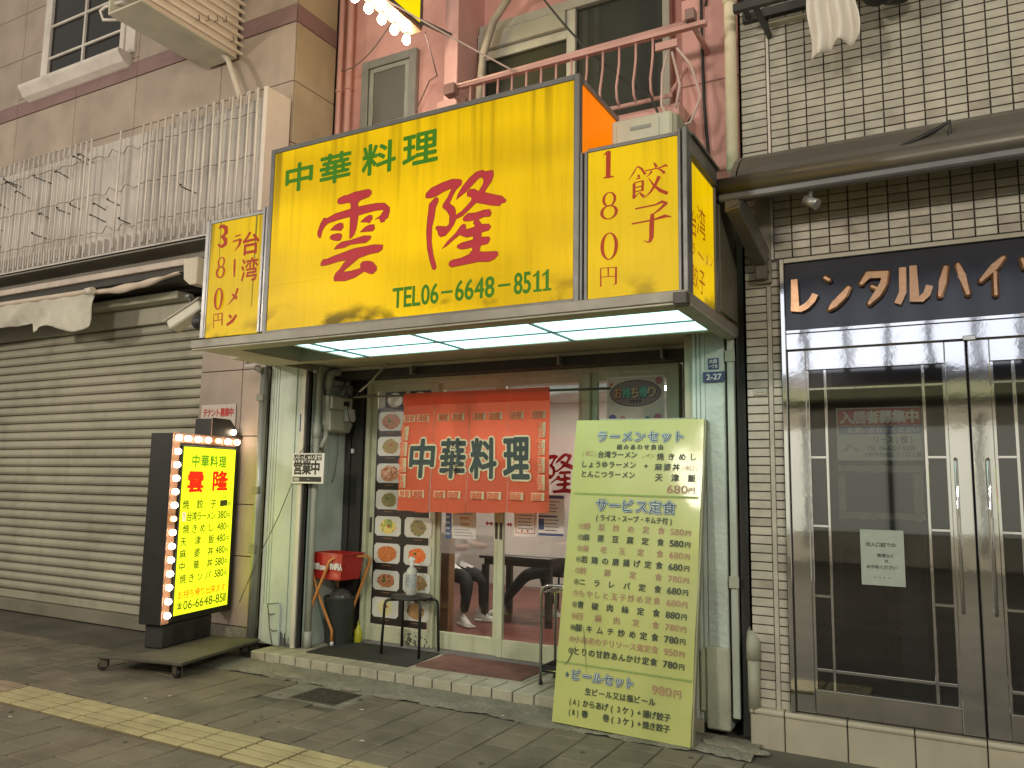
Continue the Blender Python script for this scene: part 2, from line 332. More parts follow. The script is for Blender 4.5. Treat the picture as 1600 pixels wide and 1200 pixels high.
ST_THREE=[[-4.513,3.217,0.0053,-4.498,3.233,0.0076,-4.467,3.23,0.0091,-4.44,3.211,0.0137,-4.437,3.18,0.0137,-4.461,3.16,0.0076,-4.491,3.156,0.0023],[-4.491,3.156,0.0023,-4.46,3.146,0.0091,-4.438,3.125,0.0137,-4.436,3.099,0.0137,-4.463,3.083,0.0091,-4.491,3.085,0.0061,-4.512,3.104,0.0061]]
ST_RA=[[-4.344,3.137,0.0038,-4.29,3.143,0.0038],[-4.365,3.103,0.0038,-4.288,3.112,0.0046],[-4.288,3.112,0.0121,-4.298,3.071,0.0076,-4.342,3.03,0.0015]]
ST_BOU=[[-4.334,2.973,0.0061,-4.333,2.911,0.0068,-4.33,2.845,0.0046]]
ST_ME=[[-4.287,2.76,0.0076,-4.309,2.701,0.0068,-4.379,2.649,0.0015],[-4.342,2.724,0.0038,-4.29,2.687,0.0091]]
ST_NN=[[-4.36,2.578,0.0046,-4.334,2.554,0.0091],[-4.285,2.571,0.0076,-4.322,2.531,0.0091,-4.378,2.506,0.0061]]
ST_YEN2=[[-4.512,2.589,0.0023,-4.507,2.497,0.003],[-4.513,2.592,0.0023,-4.427,2.596,0.0023],[-4.427,2.596,0.0046,-4.423,2.51,0.0046],[-4.509,2.547,0.0023,-4.423,2.549,0.0023],[-4.468,2.593,0.0038,-4.466,2.55,0.003]]

# ------------------------------------------------------------------ palette
paver = [M('paver_%s' % n, c, .75, 0, .2, 3, .35, 90, .5, (.035, .032, .022)) for n, c in (('grey', (.165, .148, .105)), ('warm', (.178, .152, .108)), ('dark', (.148, .133, .095)))]
grout = M('grout', (.045, .042, .032), .9)
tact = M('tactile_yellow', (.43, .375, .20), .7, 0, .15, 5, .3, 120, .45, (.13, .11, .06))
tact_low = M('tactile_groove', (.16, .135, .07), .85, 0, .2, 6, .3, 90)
tact_old = M('tactile_worn', (.33, .25, .17), .8, 0, .2, 6, .3, 120, .5)
conc = M('concrete', (.27, .26, .20), .9, 0, .25, 5, .9, 130, .55, (.10, .09, .06), mottle=.3)
steptile = M('step_tile', (.40, .385, .29), .5, 0, .13, 7, .15, 90, .45, (.13, .12, .08))
stone_a = M('beige_stone', (.42, .34, .275), .55, 0, .14, 2.2, .12, 60, .25, (.2, .16, .12), .15)
stone_band = M('mauve_band', (.27, .17, .165), .6, 0, .1, 3, .1)
seam = M('dark_seam', (.05, .045, .04), .9)
pink = M('pink_paint', (.62, .33, .29), .6, 0, .14, 2, .25, 40, .35, (.32, .18, .16), .25)
pinkmetal = M('pink_metal', (.60, .34, .29), .45, 0, .1, 5, .1, 60, .2, (.3, .15, .1))
alu = M('aluminium', (.30, .30, .30), .4, .6, .08, 8, .05, 80, .2, (.1, .09, .07), .2)
alu_d = M('aluminium_dark', (.15, .15, .145), .45, .5, .1, 8, .05, 80, .2, (.06, .06, .05))
green_paint = M('pale_green_paint', (.53, .61, .55), .6, 0, .1, 2.5, .25, 70, .35, (.22, .24, .17), .3)
doorpaint = M('sash_paint', (.52, .55, .38), .45, 0, .08, 6, .08, 70, .3, (.14, .14, .09), .2)
white_metal = M('white_metal', (.72, .66, .60), .45, 0, .08, 5, .08, 60, .25, (.22, .18, .14), .2)
lattice_back = M('lattice_sheet', (.56, .52, .48), .6, 0, .12, 1.6, .1, 60, .35, (.22, .2, .17), .35)
pvc = M('pvc_grey', (.42, .45, .38), .5, 0, .08, 6, .05, 60, .25, (.15, .14, .1))
cream = M('cream_metal', (.60, .55, .42), .45, 0, .07, 5, .06, 60, .25, (.25, .2, .12), .2)
shut = M('shutter_green_grey', (.42, .40, .31), .5, .15, .12, 1.2, .08, 60, .45, (.20, .19, .13), .35)
dark = M('dark_brown_metal', (.05, .047, .042), .5, .2, .15, 5)
black = M('black_metal', (.018, .018, .018), .45, .1, .2, 6)
soff = M('soffit_cream', (.46, .44, .34), .6, 0, .1, 3, .1, 50, .3, (.2, .18, .12))
tile_m = M('wall_tile', (.43, .41, .335), .35, 0, .16, 9, .12, 110, .15, (.2, .17, .13), .15)
tile_g = M('wall_joint', (.115, .10, .085), .95)
chrome = M('mirror_steel', (.74, .74, .74), .05, 1, .04, 2, .09, 3.2)
chrome_s = M('brushed_steel', (.62, .61, .57), .22, 1, .05, 4, .04, 10)
navy = M('navy_board', (.012, .014, .024), .12, 0, .1, 3, 0, 10, coat=.3)
bronze = M('bronze_letter', (.56, .33, .19), .2, .9, .1, 9, .05, 40)
brown_metal = M('awning_brown', (.13, .12, .10), .4, .4, .1, 3, .05, 40, .2, (.07, .06, .05))
ink = M('ink_black', (.02, .022, .02), .6); ink_red = M('ink_red', (.45, .03, .03), .55); ink_green = M('ink_green', (.03, .12, .015), .55)
paper = M('paper', (.72, .71, .66), .7, 0, .04, 8); white = M('white_plastic', (.75, .75, .72), .4, 0, .03)
Y_COL = (.92, .56, .0)

# ------------------------------------------------------------------ pavement
pv = MB().box(-16, 8, -9, 8, -.25, -.012).build('pavement', M('pavement_bed', (.10, .093, .07), .85, 0, .3, 2, .4, 60, .5)); pv['kind'] = 'structure'
# joint bed shows between the stones
px, spots = .225, []
rows_y = []
y = 2.40
def stone_mesh(w, d, i):
    return MB().box(-w/2, w/2, -d/2, d/2, -.014, 0).mesh('paving_stone', paver[i], .004)
P_ME = [stone_mesh(.219, .219, i) for i in range(3)]; P_SH = {}
def clip_stone(x, y0, y1, i):
    d = y1-y0
    if d < .03: return
    key = (round(d, 3), i)
    if key not in P_SH: P_SH[key] = P_ME[i] if abs(d-.219) < .002 else stone_mesh(.219, d, i)
    spots.append((x, (y0+y1)/2, P_SH[key]))
def solid_at(x, y):   # stones stop at the drain cover
    return not (-3.97 < x+.11 and x-.11 < -3.58 and y+.11 > 4.19 and y-.11 < 4.50)
for cx in range(-48, 4):
    x = cx*px-.005; off = .1125*(cx % 2)
    for zone0, zone1 in ((2.20, 3.112), (3.458, 4.50)):
        k = math.floor((zone0-off)/px)
        while k*px+off < zone1:
            a = max(k*px+off+.003, zone0); b = min(k*px+off+px-.003, zone1)
            i = 2 if random.random() < .25 else (1 if random.random() < .35 else 0)
            if solid_at(x, (a+b)/2): clip_stone(x, a, b, i)
            k += 1
def seen(x, y): return y > 2.47+.6*(x+4.23)-.3 and x > -1.76*y-.4 and x < .35
spots = [s for s in spots if seen(s[0], s[1])]
spots.sort(key=lambda s: s[0]**2+s[1]**2)
for x, y, me in spots[:295]:
    o = put('paving_stone', me, pv); o.location = (x, y, random.uniform(-.0022, .0012)); o.rotation_euler = (random.uniform(-.004, .004), random.uniform(-.004, .004), random.uniform(-.006, .006))
rest = MB()
for x, y, me in spots[295:]:
    d = max(v.co.y for v in me.vertices); z = random.uniform(-.002, .001); rest.box(x-.109, x+.109, y-d, y+d, -.014, z)
o = rest.build('paving_stones_far', paver[0], pv); o['kind'] = 'stuff'
# yellow tactile paving: each tile a slab with four raised bars
def tact_mesh(mt, dots=False):
    b = MB().box(-.1565, .1565, -.163, .163, -.012, .001)
    for k in range(4):
        yy = -.163+.0408+k*.0815
        b.box(-.151, .151, yy-.0335, yy+.0335, .0008, .0085)
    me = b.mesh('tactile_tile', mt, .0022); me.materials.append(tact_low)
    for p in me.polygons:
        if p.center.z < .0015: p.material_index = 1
    return me
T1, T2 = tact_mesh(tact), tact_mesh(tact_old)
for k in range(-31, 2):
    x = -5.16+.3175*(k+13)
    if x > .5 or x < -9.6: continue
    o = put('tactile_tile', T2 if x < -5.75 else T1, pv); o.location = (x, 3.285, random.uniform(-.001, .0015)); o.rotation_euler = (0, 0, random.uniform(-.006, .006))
# rough cement strip along the shop step
def strip(u, v):
    x = -5.75+u*4.75; e = .020*sin(x*9)+.016*sin(x*4.1+1)+.012*sin(x*23)+.006*sin(x*61)
    return (x, 4.520+e*(1-v)+v*(4.86-4.520), -.004+.012*min(1, v*4)+.0025*sin(x*17+v*5)*v+.0012*sin(x*71+v*19)+.0012*sin(x*113-v*31))
MB().grid(strip, 420, 22).build('cement_strip', conc, pv)
MB().box(-4.20, -3.35, 4.15, 4.53, -.013, -.0065).build('cement_bed', conc, pv)
bb = MB()
for x, y, sx, sy in ((-4.35, 4.60, .16, .05), (-3.72, 4.53, .10, .03), (-3.4, 4.50, .12, .025), (-1.2, 4.70, .13, .05), (-1.02, 4.66, .09, .04)):
    n = 9; bb.prism([(x+sx*cos(2*pi*i/n)*random.uniform(.75, 1.1), y+sy*sin(2*pi*i/n)*random.uniform(.7, 1.1)) for i in range(n)], 'z', .003, .018)
bb.pieces('cement_patch', M('cement_pale', (.32, .305, .23), .9, 0, .25, 12, .9, 110, mottle=.3), pv, .003)
# drain cover
t = thing('drain_cover', 'small square iron inspection cover set in the paving before the step', 'drain cover', (-3.775, 4.345, 0))
MB().box(-3.965, -3.585, 4.195, 4.495, -.012, -.003).build('rim', M('iron_rim', (.10, .09, .07), .6, .5, .2, 9, .3), t)
iron = M('iron_cover', (.085, .08, .062), .5, .5, .2, 12, .3, 80, .4)
p_ = MB().box(-3.95, -3.60, 4.21, 4.48, -.003, .0).build('plate', iron, t)
w = MB()
for i in range(12):
    for j in range(9):
        x = -3.935+i*.0285; y = 4.225+j*.029; a = .009 if (i+j) % 2 else -.009
        w.bar((x-.009, y-a*.9+.005, .0015), (x+.009, y+a*.9+.005, .0015), .006, .004)
w.build('tread', iron, t)['kind'] = 'stuff'
for k, (x, y, c) in enumerate(((-3.35, 4.20, .6), (-2.96, 3.72, .6), (-4.64, 3.79, .55), (-4.72, 3.66, .5), (-5.05, 2.98, .5), (-4.83, 3.42, .3), (-2.52, 4.56, .6), (-4.15, 3.25, .25))):
    n = 8; o = MB().prism([(x+.018*cos(2*pi*i/n)*random.uniform(.5, 1.2), y+.012*sin(2*pi*i/n)*random.uniform(.5, 1.2)) for i in range(n)], 'z', .0075 if k in (5, 7) else .0015, .009 if k in (5, 7) else .003).build('litter_scrap', M('scrap_%d' % k, (c, c*.95, c*.75), .8))
    tag(o, ['pale paper scrap on the paving right of the drain cover', 'small pale scrap on the paving midway to the tactile strip', 'pale flattened gum spot above the tactile strip, left part', 'small gum spot just above the yellow tactile strip', 'pale scrap on the dark paving below the tactile strip', 'dark crumb on the yellow tactile paving near its upper edge', 'tiny white scrap on cement strip beside the menu board', 'dark speck on the middle of the tactile paving'][k], 'litter', 'scraps of litter on the paving')

# ------------------------------------------------------------------ left neighbour building with roll shutter
LB = thing('beige_building', 'beige stone clad building with mauve band, white framed window and closed roll shutter', 'building', (-7.6, 5.3, 0))
MB().box(-11, -5.185, 5.165, 8.5, 3.25, 7.6).box(-6.16, -5.30, 5.165, 5.70, 0, 3.25).build('wall_core', seam, LB)
jz = [3.30, 3.92, 4.52, 5.115, 5.70]; jz2 = [5.875, 6.46, 7.05, 7.6]
xj = [-11.0, -10.72, -9.65, -8.51, -7.45, -6.147, -5.17]
def clad(x0, x1, z0, z1):
    if x1-x0 < .05: return
    MB().box(x0+.004, x1-.004, 5.15, 5.166, z0+.004, z1-.004).build('cladding_panel', stone_a, LB, .002)
wx0, wx1, wz0 = -9.12, -7.66, 5.99
for i in range(len(xj)-1):
    for zz in (jz, jz2):
        for a, b in zip(zz, zz[1:]):
            x0, x1 = xj[i], xj[i+1]
            if zz is jz2 and x1 > wx0 and x0 < wx1:
                if a < wz0: clad(x0, x1, a, min(b, 5.93))
                if x0 < wx0: clad(x0, wx0, max(a, 5.93), b)
                if x1 > wx1: clad(wx1, x1, max(a, 5.93), b)
            else: clad(x0, x1, a, b)
    MB().box(xj[i]+.003, xj[i+1]-.003, 5.143, 5.166, 5.704, 5.871).build('band_panel', stone_band, LB, .002)
rs = M('return_stone', (.47, .39, .27), .5, 0, .12, 2, .12, 60, .3, (.25, .2, .12), .2)
for a, b in zip([3.3, 3.92, 4.52, 5.115, 5.875, 6.46, 7.05], [3.92, 4.52, 5.115, 5.70, 6.46, 7.05, 7.6]):
    MB().box(-5.186, -5.168, 5.17, 5.698, a+.004, b-.004).build('cladding_panel', rs, LB, .002)
MB().box(-5.186, -5.164, 5.17, 5.70, 5.704, 5.871).build('band_panel', stone_band, LB, .002)
# pilaster beside the shutter, four slabs high
for a, b in ((.17, .77), (.77, 1.22), (1.22, 1.825), (1.825, 2.432), (2.432, 3.25)):
    MB().box(-6.155, -5.62, 5.15, 5.168, a+.004, b-.004).build('cladding_panel', stone_a, LB, .002)
    MB().box(-5.612, -5.335, 5.15, 5.168, a+.004, b-.004).build('cladding_panel', stone_a, LB, .002)
MB().box(-6.17, -5.29, 5.12, 5.3, 0, .165).build('plinth', conc, LB, .006)
MB().box(-5.333, -5.285, 5.10, 5.17, .17, 2.42).build('corner_trim', cream, LB, .004)
# window with white bars
wn = thing
W = MB().box(wx0, wx0+.07, 5.10, 5.20, 5.99, 7.5).box(wx1-.07, wx1, 5.10, 5.20, 5.99, 7.5).build('window', white_metal, LB, .006)
MB().box(wx0-.09, wx0-.003, 5.12, 5.165, 5.99, 7.5).box(wx1+.003, wx1+.16, 5.12, 5.165, 5.99, 7.5).pieces('casing', white_metal, W, .006)
MB().quad((wx0+.07, 5.135, 6.0), (wx1-.07, 5.135, 6.0), (wx1-.07, 5.135, 7.5), (wx0+.07, 5.135, 7.5)).build('pane', glass('dark_pane', (.10, .10, .10), .05), W)
MB().box(wx0+.02, wx1-.02, 5.19, 5.21, 6.0, 7.55).build('curtain', M('dark_curtain', (.16, .15, .14), .9), W)
g = MB()
for xx in (-8.403,): g.box(xx-.014, xx+.014, 5.11, 5.134, 6.0, 7.5)
for zz in (6.29, 6.69, 7.10): g.box(wx0+.07, wx1-.07, 5.112, 5.132, zz-.012, zz+.012)
g.pieces('window_bar', white_metal, W)
S = MB().prism([(5.165, 5.83), (5.165, 5.985), (4.98, 5.985), (4.98, 5.945), (5.02, 5.90), (5.05, 5.86), (5.12, 5.83)], 'x', wx0-.27, wx1+.10); S.build('sill', white_metal, W, .004)
# roll shutter of separate slats
MB().box(-11, -6.16, 5.33, 5.36, .0, 3.3).build('shutter_backing', seam, LB)
sh = MB().prism([(5.20, 2.98), (5.20, 3.17), (5.27, 3.22), (5.33, 3.22), (5.33, 2.98)], 'x', -11, -6.16).build('roll_shutter', shut, LB, .004)
prof = [(.0, .0), (-.038, .008), (-.055, .028), (-.057, .052), (-.050, .074), (-.038, .088), (-.015, .0945), (.0, .0945)]
sl = MB().prism(prof, 'x', -2.36, 2.365).mesh('slat', shut)
for k in range(29):
    o = put('slat', sl, sh); o.location = (-8.53, 5.30+random.uniform(-.003, .003), .205+k*.0957); o.rotation_euler = (random.uniform(-.015, .015), random.uniform(-.0006, .0006), random.uniform(-.0006, .0006))
MB().box(-10.9, -6.165, 5.235, 5.30, .125, .203).build('bottom_bar', shut, sh, .004)
MB().box(-6.21, -6.158, 5.19, 5.32, .1, 3.0).build('guide_rail', M('guide', (.30, .29, .22), .5, .2), sh, .003)
MB().box(-11, -6.16, 5.17, 5.33, .0, .12).build('sill_beam', M('sill_beam', (.20, .19, .14), .8, 0, .2, 3, .3), sh, .006)
MB().box(-8.55, -6.45, 5.05, 5.19, 3.16, 3.235).build('shutter_box_rail', M('box_rail', (.42, .41, .30), .5), LB, .006)
# soffit and front rail above the shutter
MB().prism([(4.86, 3.615), (4.86, 3.645), (5.15, 3.655), (5.15, 3.30), (5.10, 3.30), (5.10, 3.60)], 'x', -11, -5.55).build('soffit', M('soffit_brown', (.22, .20, .165), .7, 0, .15, 2, .2), LB)
MB().box(-11, -5.60, 4.99, 5.10, 3.30, 3.50).build('soffit_beam', M('beam_dark', (.11, .105, .085), .7, 0, .2, 2, .2), LB, .005)

# retractable awning hanging loose
AW = thing('loose_awning', 'rolled cream awning with a torn flap hanging loose above the shutter', 'awning', (-7.4, 4.8, 3.3))
MB().box(-11, -6.0, 4.76, 4.83, 3.365, 3.425).build('rail', M('rail_pink', (.55, .47, .40), .5, 0, .12, 4, .05, 50, .3), AW, .005)
MB().box(-11, -6.02, 4.80, 4.90, 3.30, 3.362).build('roller_case', dark, AW)
cloth = M('awning_cloth', (.55, .53, .44), .85, 0, .14, 3, .7, 22, .3, (.25, .22, .15)); cloth_p = M('awning_cloth_underside', (.62, .52, .42), .8, 0, .1, 4, .2, 100)
MB().tube([(-11, 4.80, 3.278), (-9, 4.80, 3.283), (-8, 4.80, 3.274), (-7.40, 4.79, 3.268)], .026, 8).build('fabric_roll', cloth_p, AW)
def flap(u, v):
    x = -11+u*3.68-.05*v; bot = 3.02-.03*sin(u*5)-.05*(u > .9)*(u-.9)*10*0
    if u > .72: bot = 2.93+.05*sin((u-.72)*22)
    return (x, 4.795-.03*sin(u*14+v)*v+.02*sin(v*5+u*23)*v+.006*sin(u*71+v*6)+.004*sin(u*133-v*9)*v, 3.26*(1-v)+bot*v-.02*v*max(0, u-.9)*8)
MB().grid(flap, 160, 20).build('flap', cloth, AW, solid=.0015)
def slack(u, v):
    x = -7.36+u*1.28; h = .085*sin(pi*min(1, u*1.02))**.8*(1-.45*u)+.012
    return (x, 4.79-.03*sin(v*3.1), 3.262+.048*u-h*v+.006*sin(u*20+v*4))
MB().grid(slack, 30, 6).build('slack_fabric', cloth_p, AW, solid=.004)
MB().cyl((-7.37, 4.73, 3.245), (-7.27, 4.73, 3.25), .035, seg=12).build('roller_end', M('pale_end', (.66, .6, .5), .5), AW)
MB().prism([(-6.0, 3.41), (-5.815, 3.41), (-5.815, 3.16), (-5.90, 3.16), (-5.985, 3.22)], 'y', 4.74, 4.93).build('bracket_box', cream, AW, .006)

# lattice fascia of pale rods before a corrugated sheet
LT = thing('rod_lattice', 'long pale lattice fascia of upright rods with bent ties above the shutter', 'lattice', (-7.4, 4.9, 3.62))
cor = []
n = 170
for i in range(n+1):
    cor.append((-10.9+i*(5.68/n), 4.93+(.010 if i % 2 else -.010)))
b = MB()
for (x0, y0), (x1, y1) in zip(cor, cor[1:]):
    b.quad((x0, y0, 3.64), (x1, y1, 3.64), (x1, y1, 4.88), (x0, y0, 4.88))
b.build('sheet', lattice_back, LT)
MB().box(-10.95, -5.215, 4.945, 5.12, 3.64, 4.86).build('frame', lattice_back, LT)
MB().box(-5.213, -5.165, 4.835, 5.125, 3.77, 4.915).build('end_panel', M('end_panel_white', (.74, .66, .58), .5, 0, .06, 4, .08), LT, .004)
MB().box(-10.9, -5.22, 4.86, 4.92, 3.625, 3.665).build('bottom_rail', lattice_back, LT, .004)
rod = MB().tube([(0, 0, 0), (0, 0, 1.10)], .0085, 6).mesh('rod', white_metal); rod_s = MB().tube([(0, 0, 0), (0, 0, 1.22)], .011, 6).mesh('rod', white_metal)
stub = MB().box(-.012, .012, -.02, .02, 0, .15).mesh('stub', lattice_back)
k = 0; x = -5.27
while x > -10.8:
    left = x < -7.75
    if not (-7.6 < x < -6.95 and k % 4 != 1):
        o = put('rod', rod_s if not left else rod, LT); o.location = (x+random.uniform(-.004, .004), 4.835 if not left else 4.86, 3.69 if not left else 3.70+random.uniform(-.02, .02)); o.rotation_euler = (random.uniform(-.01, .01), random.uniform(-.008, .008), 0)
    o = put('stub', stub, LT); o.location = (x+.03, 4.885, 3.67)
    if left or x > -6.6:
        o = put('hook', stub, LT); o.location = (x+.02, 4.90, 4.83); o.scale = (.7, .7, .8)
    x -= .112 if not left else .093; k += 1
wr = MB()
for z0 in (4.70, 4.30, 3.90):
    pts = []
    for i in range(75):
        x = -10.8+i*.0745; pts.append((x, 4.846+.014*sin(i*1.7), z0+.005*sin(i*2.3)+(.03*sin(i*1.9) if -7.5 < x < -6.9 else 0)))
    wr.tube(pts, .0035, 4)
wr.pieces('tie_wire', M('rusty_wire', (.16, .12, .09), .7, .4), LT)
sp = MB()
for i in range(26):
    x = random.uniform(-10.4, -6.0); z = random.uniform(3.85, 4.75); a = random.uniform(.10, .2)
    sp.cyl((x, 4.93, z), (x-.02, 4.93-a, z+random.uniform(.01, .05)), .0055, seg=5); sp.cyl((x-.02, 4.932-a, z+.03), (x-.022, 4.918-a, z+.03), .011, seg=6)
sp.pieces('bolt', M('black_bolt', (.02, .018, .016), .5, .4), LT)

# projecting box sign frame, top left
PS = thing('projecting_sign_frame', 'empty projecting box sign with bare slats, hung high on the beige wall', 'sign frame', (-6.1, 5.1, 5.5))
MB().box(-6.33, -5.885, 4.05, 5.10, 5.482, 5.50).box(-6.33, -6.31, 4.05, 5.10, 5.50, 7.0).box(-6.30, -5.93, 5.0, 5.10, 5.50, 7.0).build('casing', M('casing_cream', (.56, .53, .42), .5, 0, .08, 4, .08, 60, .3), PS, .003)
MB().box(-5.91, -5.89, 4.04, 5.10, 5.502, 7.0).build('side_sheet', M('side_sheet', (.66, .56, .47), .5, 0, .06, 5), PS)
s_ = MB().bar((-5.872, 3.95, 0), (-5.872, 5.16, 0), .022, .03).mesh('slat', M('slat_pale', (.74, .64, .54), .5, 0, .06, 5))
for k in range(11): o = put('slat', s_, PS); o.location = (0, 0, 5.545+k*.085)
hk = MB()
for k in range(9): y = 4.2+.1*k; z = 5.6+.05*(k % 4); hk.tube([(-5.86, y, z), (-5.82, y, z-.01), (-5.81, y-.02, z+.03)], .005, 5)
hk.pieces('hook', M('rust_hook', (.14, .1, .08), .7), PS)
MB().tube([(-6.2, 4.1, 5.6), (-6.45, 4.1, 5.62), (-6.52, 4.1, 5.6), (-6.5, 4.12, 5.52), (-6.3, 4.2, 5.51)], .014, 6).build('bracket', white_metal, PS)
MB().tube([(-5.95, 5.0, 5.48), (-5.86, 4.98, 5.40), (-5.75, 4.96, 5.20), (-5.66, 4.96, 5.0), (-5.63, 4.97, 4.86)], .026, 10).build('conduit', M('conduit_pale', (.60, .54, .45), .6), PS)

gs = MB()
for k in range(46):
    x = random.uniform(-7, -.4); y = random.uniform(2.9, 4.45)
    if seen(x, y) and not 3.1 < y < 3.47:
        r = random.uniform(.006, .016); gs.prism([(x+r*cos(2*pi*i/8)*random.uniform(.8, 1.2), y+r*sin(2*pi*i/8)*random.uniform(.8, 1.2)) for i in range(8)], 'z', .0012, .0026)
o = gs.build('gum_spots', M('gum_spots', (.07, .065, .05), .8, 0, .3, 30), pv); o['kind'] = 'stuff'

# ------------------------------------------------------------------ restaurant building (pink above, pale green below)
RB = thing('restaurant_building', 'narrow pink rendered building over a pale green shop front with sliding doors', 'building', (-3.1, 5.0, 0))
MB().box(-5.165, -1.08, 5.72, 5.95, 2.5, 7.6).build('pink_wall', pink, RB)
MB().box(-3.605, -3.47, 5.30, 5.719, 4.56, 7.6).build('pink_pilaster', M('pink_bright', (.62, .36, .32), .5, 0, .1, 3, .15, 50, .2, (.35, .2, .17)), RB, .006)
MB().box(-3.64, -3.44, 5.26, 5.40, 4.52, 4.60).build('pilaster_foot', pinkmetal, RB, .004)
MB().box(-1.45, -1.075, 4.95, 5.719, 2.45, 7.6).build('pink_pier', pink, RB, .004)
for k in range(3): MB().box(-1.452, -1.073, 4.945, 4.96, 3.45+k*.62, 3.458+k*.62).build('render_joint', M('pink_joint', (.30, .15, .14), .8), RB)
for x, r in ((-5.07, .026), (-4.955, .032)):
    MB().cyl((x, 5.66, 2.6), (x, 5.66, 7.5), r, seg=12).cyl((x, 5.66, 4.55), (x, 5.66, 4.60), r+.012, seg=12).cyl((x, 5.66, 5.2), (x, 5.66, 5.22), r+.010, seg=12).build('downpipe', pink, RB)
# small frosted window, left
fz = glass('frosted_pane', (.5, .5, .48), .0, (.32, .31, .27), .85)
W = MB()
W.box(-4.80, -4.72, 5.66, 5.72, 4.2, 5.44).box(-4.24, -4.16, 5.66, 5.72, 4.2, 5.44).box(-4.72, -4.24, 5.66, 5.72, 5.36, 5.44)
W = W.build('window', M('old_alu', (.28, .28, .25), .5, .4, .1, 6), RB, .005)
MB().box(-4.712, -4.665, 5.675, 5.71, 4.2, 5.355).box(-4.295, -4.248, 5.675, 5.71, 4.2, 5.355).box(-4.665, -4.295, 5.675, 5.71, 5.31, 5.355).build('sash', M('sash_alu', (.36, .36, .32), .5, .4), W, .003)
MB().quad((-4.66, 5.685, 4.2), (-4.30, 5.685, 4.2), (-4.30, 5.685, 5.31), (-4.66, 5.685, 5.31)).build('pane', fz, W)
MB().box(-4.66, -4.30, 5.712, 5.718, 4.2, 5.31).build('blind', M('grey_blind', (.20, .20, .17), .8), W)
# large sliding window behind the balcony
W = MB().box(-3.46, -3.40, 5.62, 5.70, 4.0, 5.345).box(-1.80, -1.74, 5.62, 5.70, 4.0, 5.6).box(-3.46, -1.74, 5.62, 5.70, 5.34, 5.42).box(-3.46, -2.62, 5.60, 5.70, 5.18, 5.33).build('window', M('slide_frame', (.42, .42, .36), .45, .3, .1, 5), RB, .005)
MB().box(-2.62, -2.54, 5.63, 5.69, 4.0, 5.34).box(-3.40, -2.62, 5.64, 5.68, 5.10, 5.178).build('sash', M('slide_sash', (.50, .50, .42), .45, .2), W, .005)
MB().quad((-3.40, 5.655, 4.0), (-2.62, 5.655, 4.0), (-2.62, 5.655, 5.10), (-3.40, 5.655, 5.10)).build('pane', glass('upstairs_pane', (.6, .62, .58), .0, gr=.35), W)
MB().quad((-2.54, 5.665, 4.0), (-1.80, 5.665, 4.0), (-1.80, 5.665, 5.34), (-2.54, 5.665, 5.34)).build('pane', MATS['upstairs_pane'], W)
MB().box(-3.42, -1.79, 5.70, 5.715, 4.0, 5.4).build('curtain', M('dim_curtain', (.145, .15, .125), .9, 0, .2, 1.5, .2, 10), W)
bb = MB()
for x in (-2.50, -2.40, -1.86): bb.box(x, x+.05, 5.69, 5.698, 4.0, 5.33)
bb.pieces('curtain_edge', M('curtain_edge', (.2, .2, .17), .9), W)
# conduit arch and cables on the pink wall
MB().tube([(-3.36, 5.50, 4.05), (-3.37, 5.50, 4.7), (-3.33, 5.48, 5.05), (-3.22, 5.46, 5.32), (-3.02, 5.42, 5.50), (-2.75, 5.36, 5.56), (-2.4, 5.3, 5.60), (-1.8, 5.25, 5.63), (-1.4, 5.2, 5.64)], .032, 10).build('conduit', M('old_conduit', (.40, .36, .28), .7, 0, .2, 8, .3), RB)
def sag(a, b, d, n=14):
    a, b = V(a), V(b); return [a.lerp(b, i/n)+V((0, 0, -d*4*(i/n)*(1-i/n))) for i in range(n+1)]
cb = M('black_cable', (.02, .02, .02), .5); cw = M('pale_cable', (.55, .42, .36), .6)
t = thing('cable_bundle', 'black cables sagging over the pink front and down its street pier', 'cables', (-1.3, 4.93, 3.2))
for p, r in [(sag((-2.95, 5.2, 5.55+dz), (-1.3, 4.85, 5.25+dz*2), .14), .006) for dz in (0, .03, .06)]+[(sag((-2.5, 4.7, 5.05), (-1.52, 4.5, 3.83), .10)+[V(q) for q in ((-1.46, 4.5, 3.68), (-1.40, 4.52, 3.60), (-1.33, 4.55, 3.60), (-1.28, 4.6, 3.70))], .008), ([(-1.31, 4.92, 5.6), (-1.31, 4.93, 4.4), (-1.30, 4.93, 3.9), (-1.27, 4.92, 3.5), (-1.25, 4.9, 3.2)], .012), ([(-1.28, 4.93, 4.6), (-1.24, 4.94, 4.9), (-1.22, 4.94, 5.6)], .008)]:
    MB().tube(p, r, 6).build('cable', cb, t)
t = thing('looped_cable', 'pinkish cable looped at the end of the balcony rail', 'cable', (-1.4, 4.5, 3.7))
for p, r in ((sag((-3.7, 4.2, 5.1), (-2.48, 4.52, 4.23), .01), .006), ([(-1.41, 4.5, 4.08), (-1.44, 4.49, 3.95), (-1.45, 4.5, 3.75), (-1.38, 4.52, 3.60), (-1.28, 4.53, 3.62), (-1.22, 4.55, 3.78), (-1.27, 4.52, 3.98), (-1.35, 4.5, 4.1)], .009), ([(-1.38, 4.5, 4.08), (-1.33, 4.49, 3.85), (-1.36, 4.5, 3.72)], .009)):
    MB().tube(p, r, 6).build('cable', cw, t)
t = thing('thin_cable', 'thin grey cable hanging under the bulb sign beside the frosted window', 'cable', (-4, 5.6, 5))
for p in (sag((-5.0, 5.6, 5.38), (-3.7, 4.9, 5.42), .16), [(-3.56, 4.95, 5.05), (-3.60, 5.2, 4.8), (-3.98, 5.63, 5.05), (-4.14, 5.65, 4.8), (-4.16, 5.66, 4.3)]):
    MB().tube(p, .006, 5).build('cable', M('grey_cable', (.22, .16, .15), .7), t)
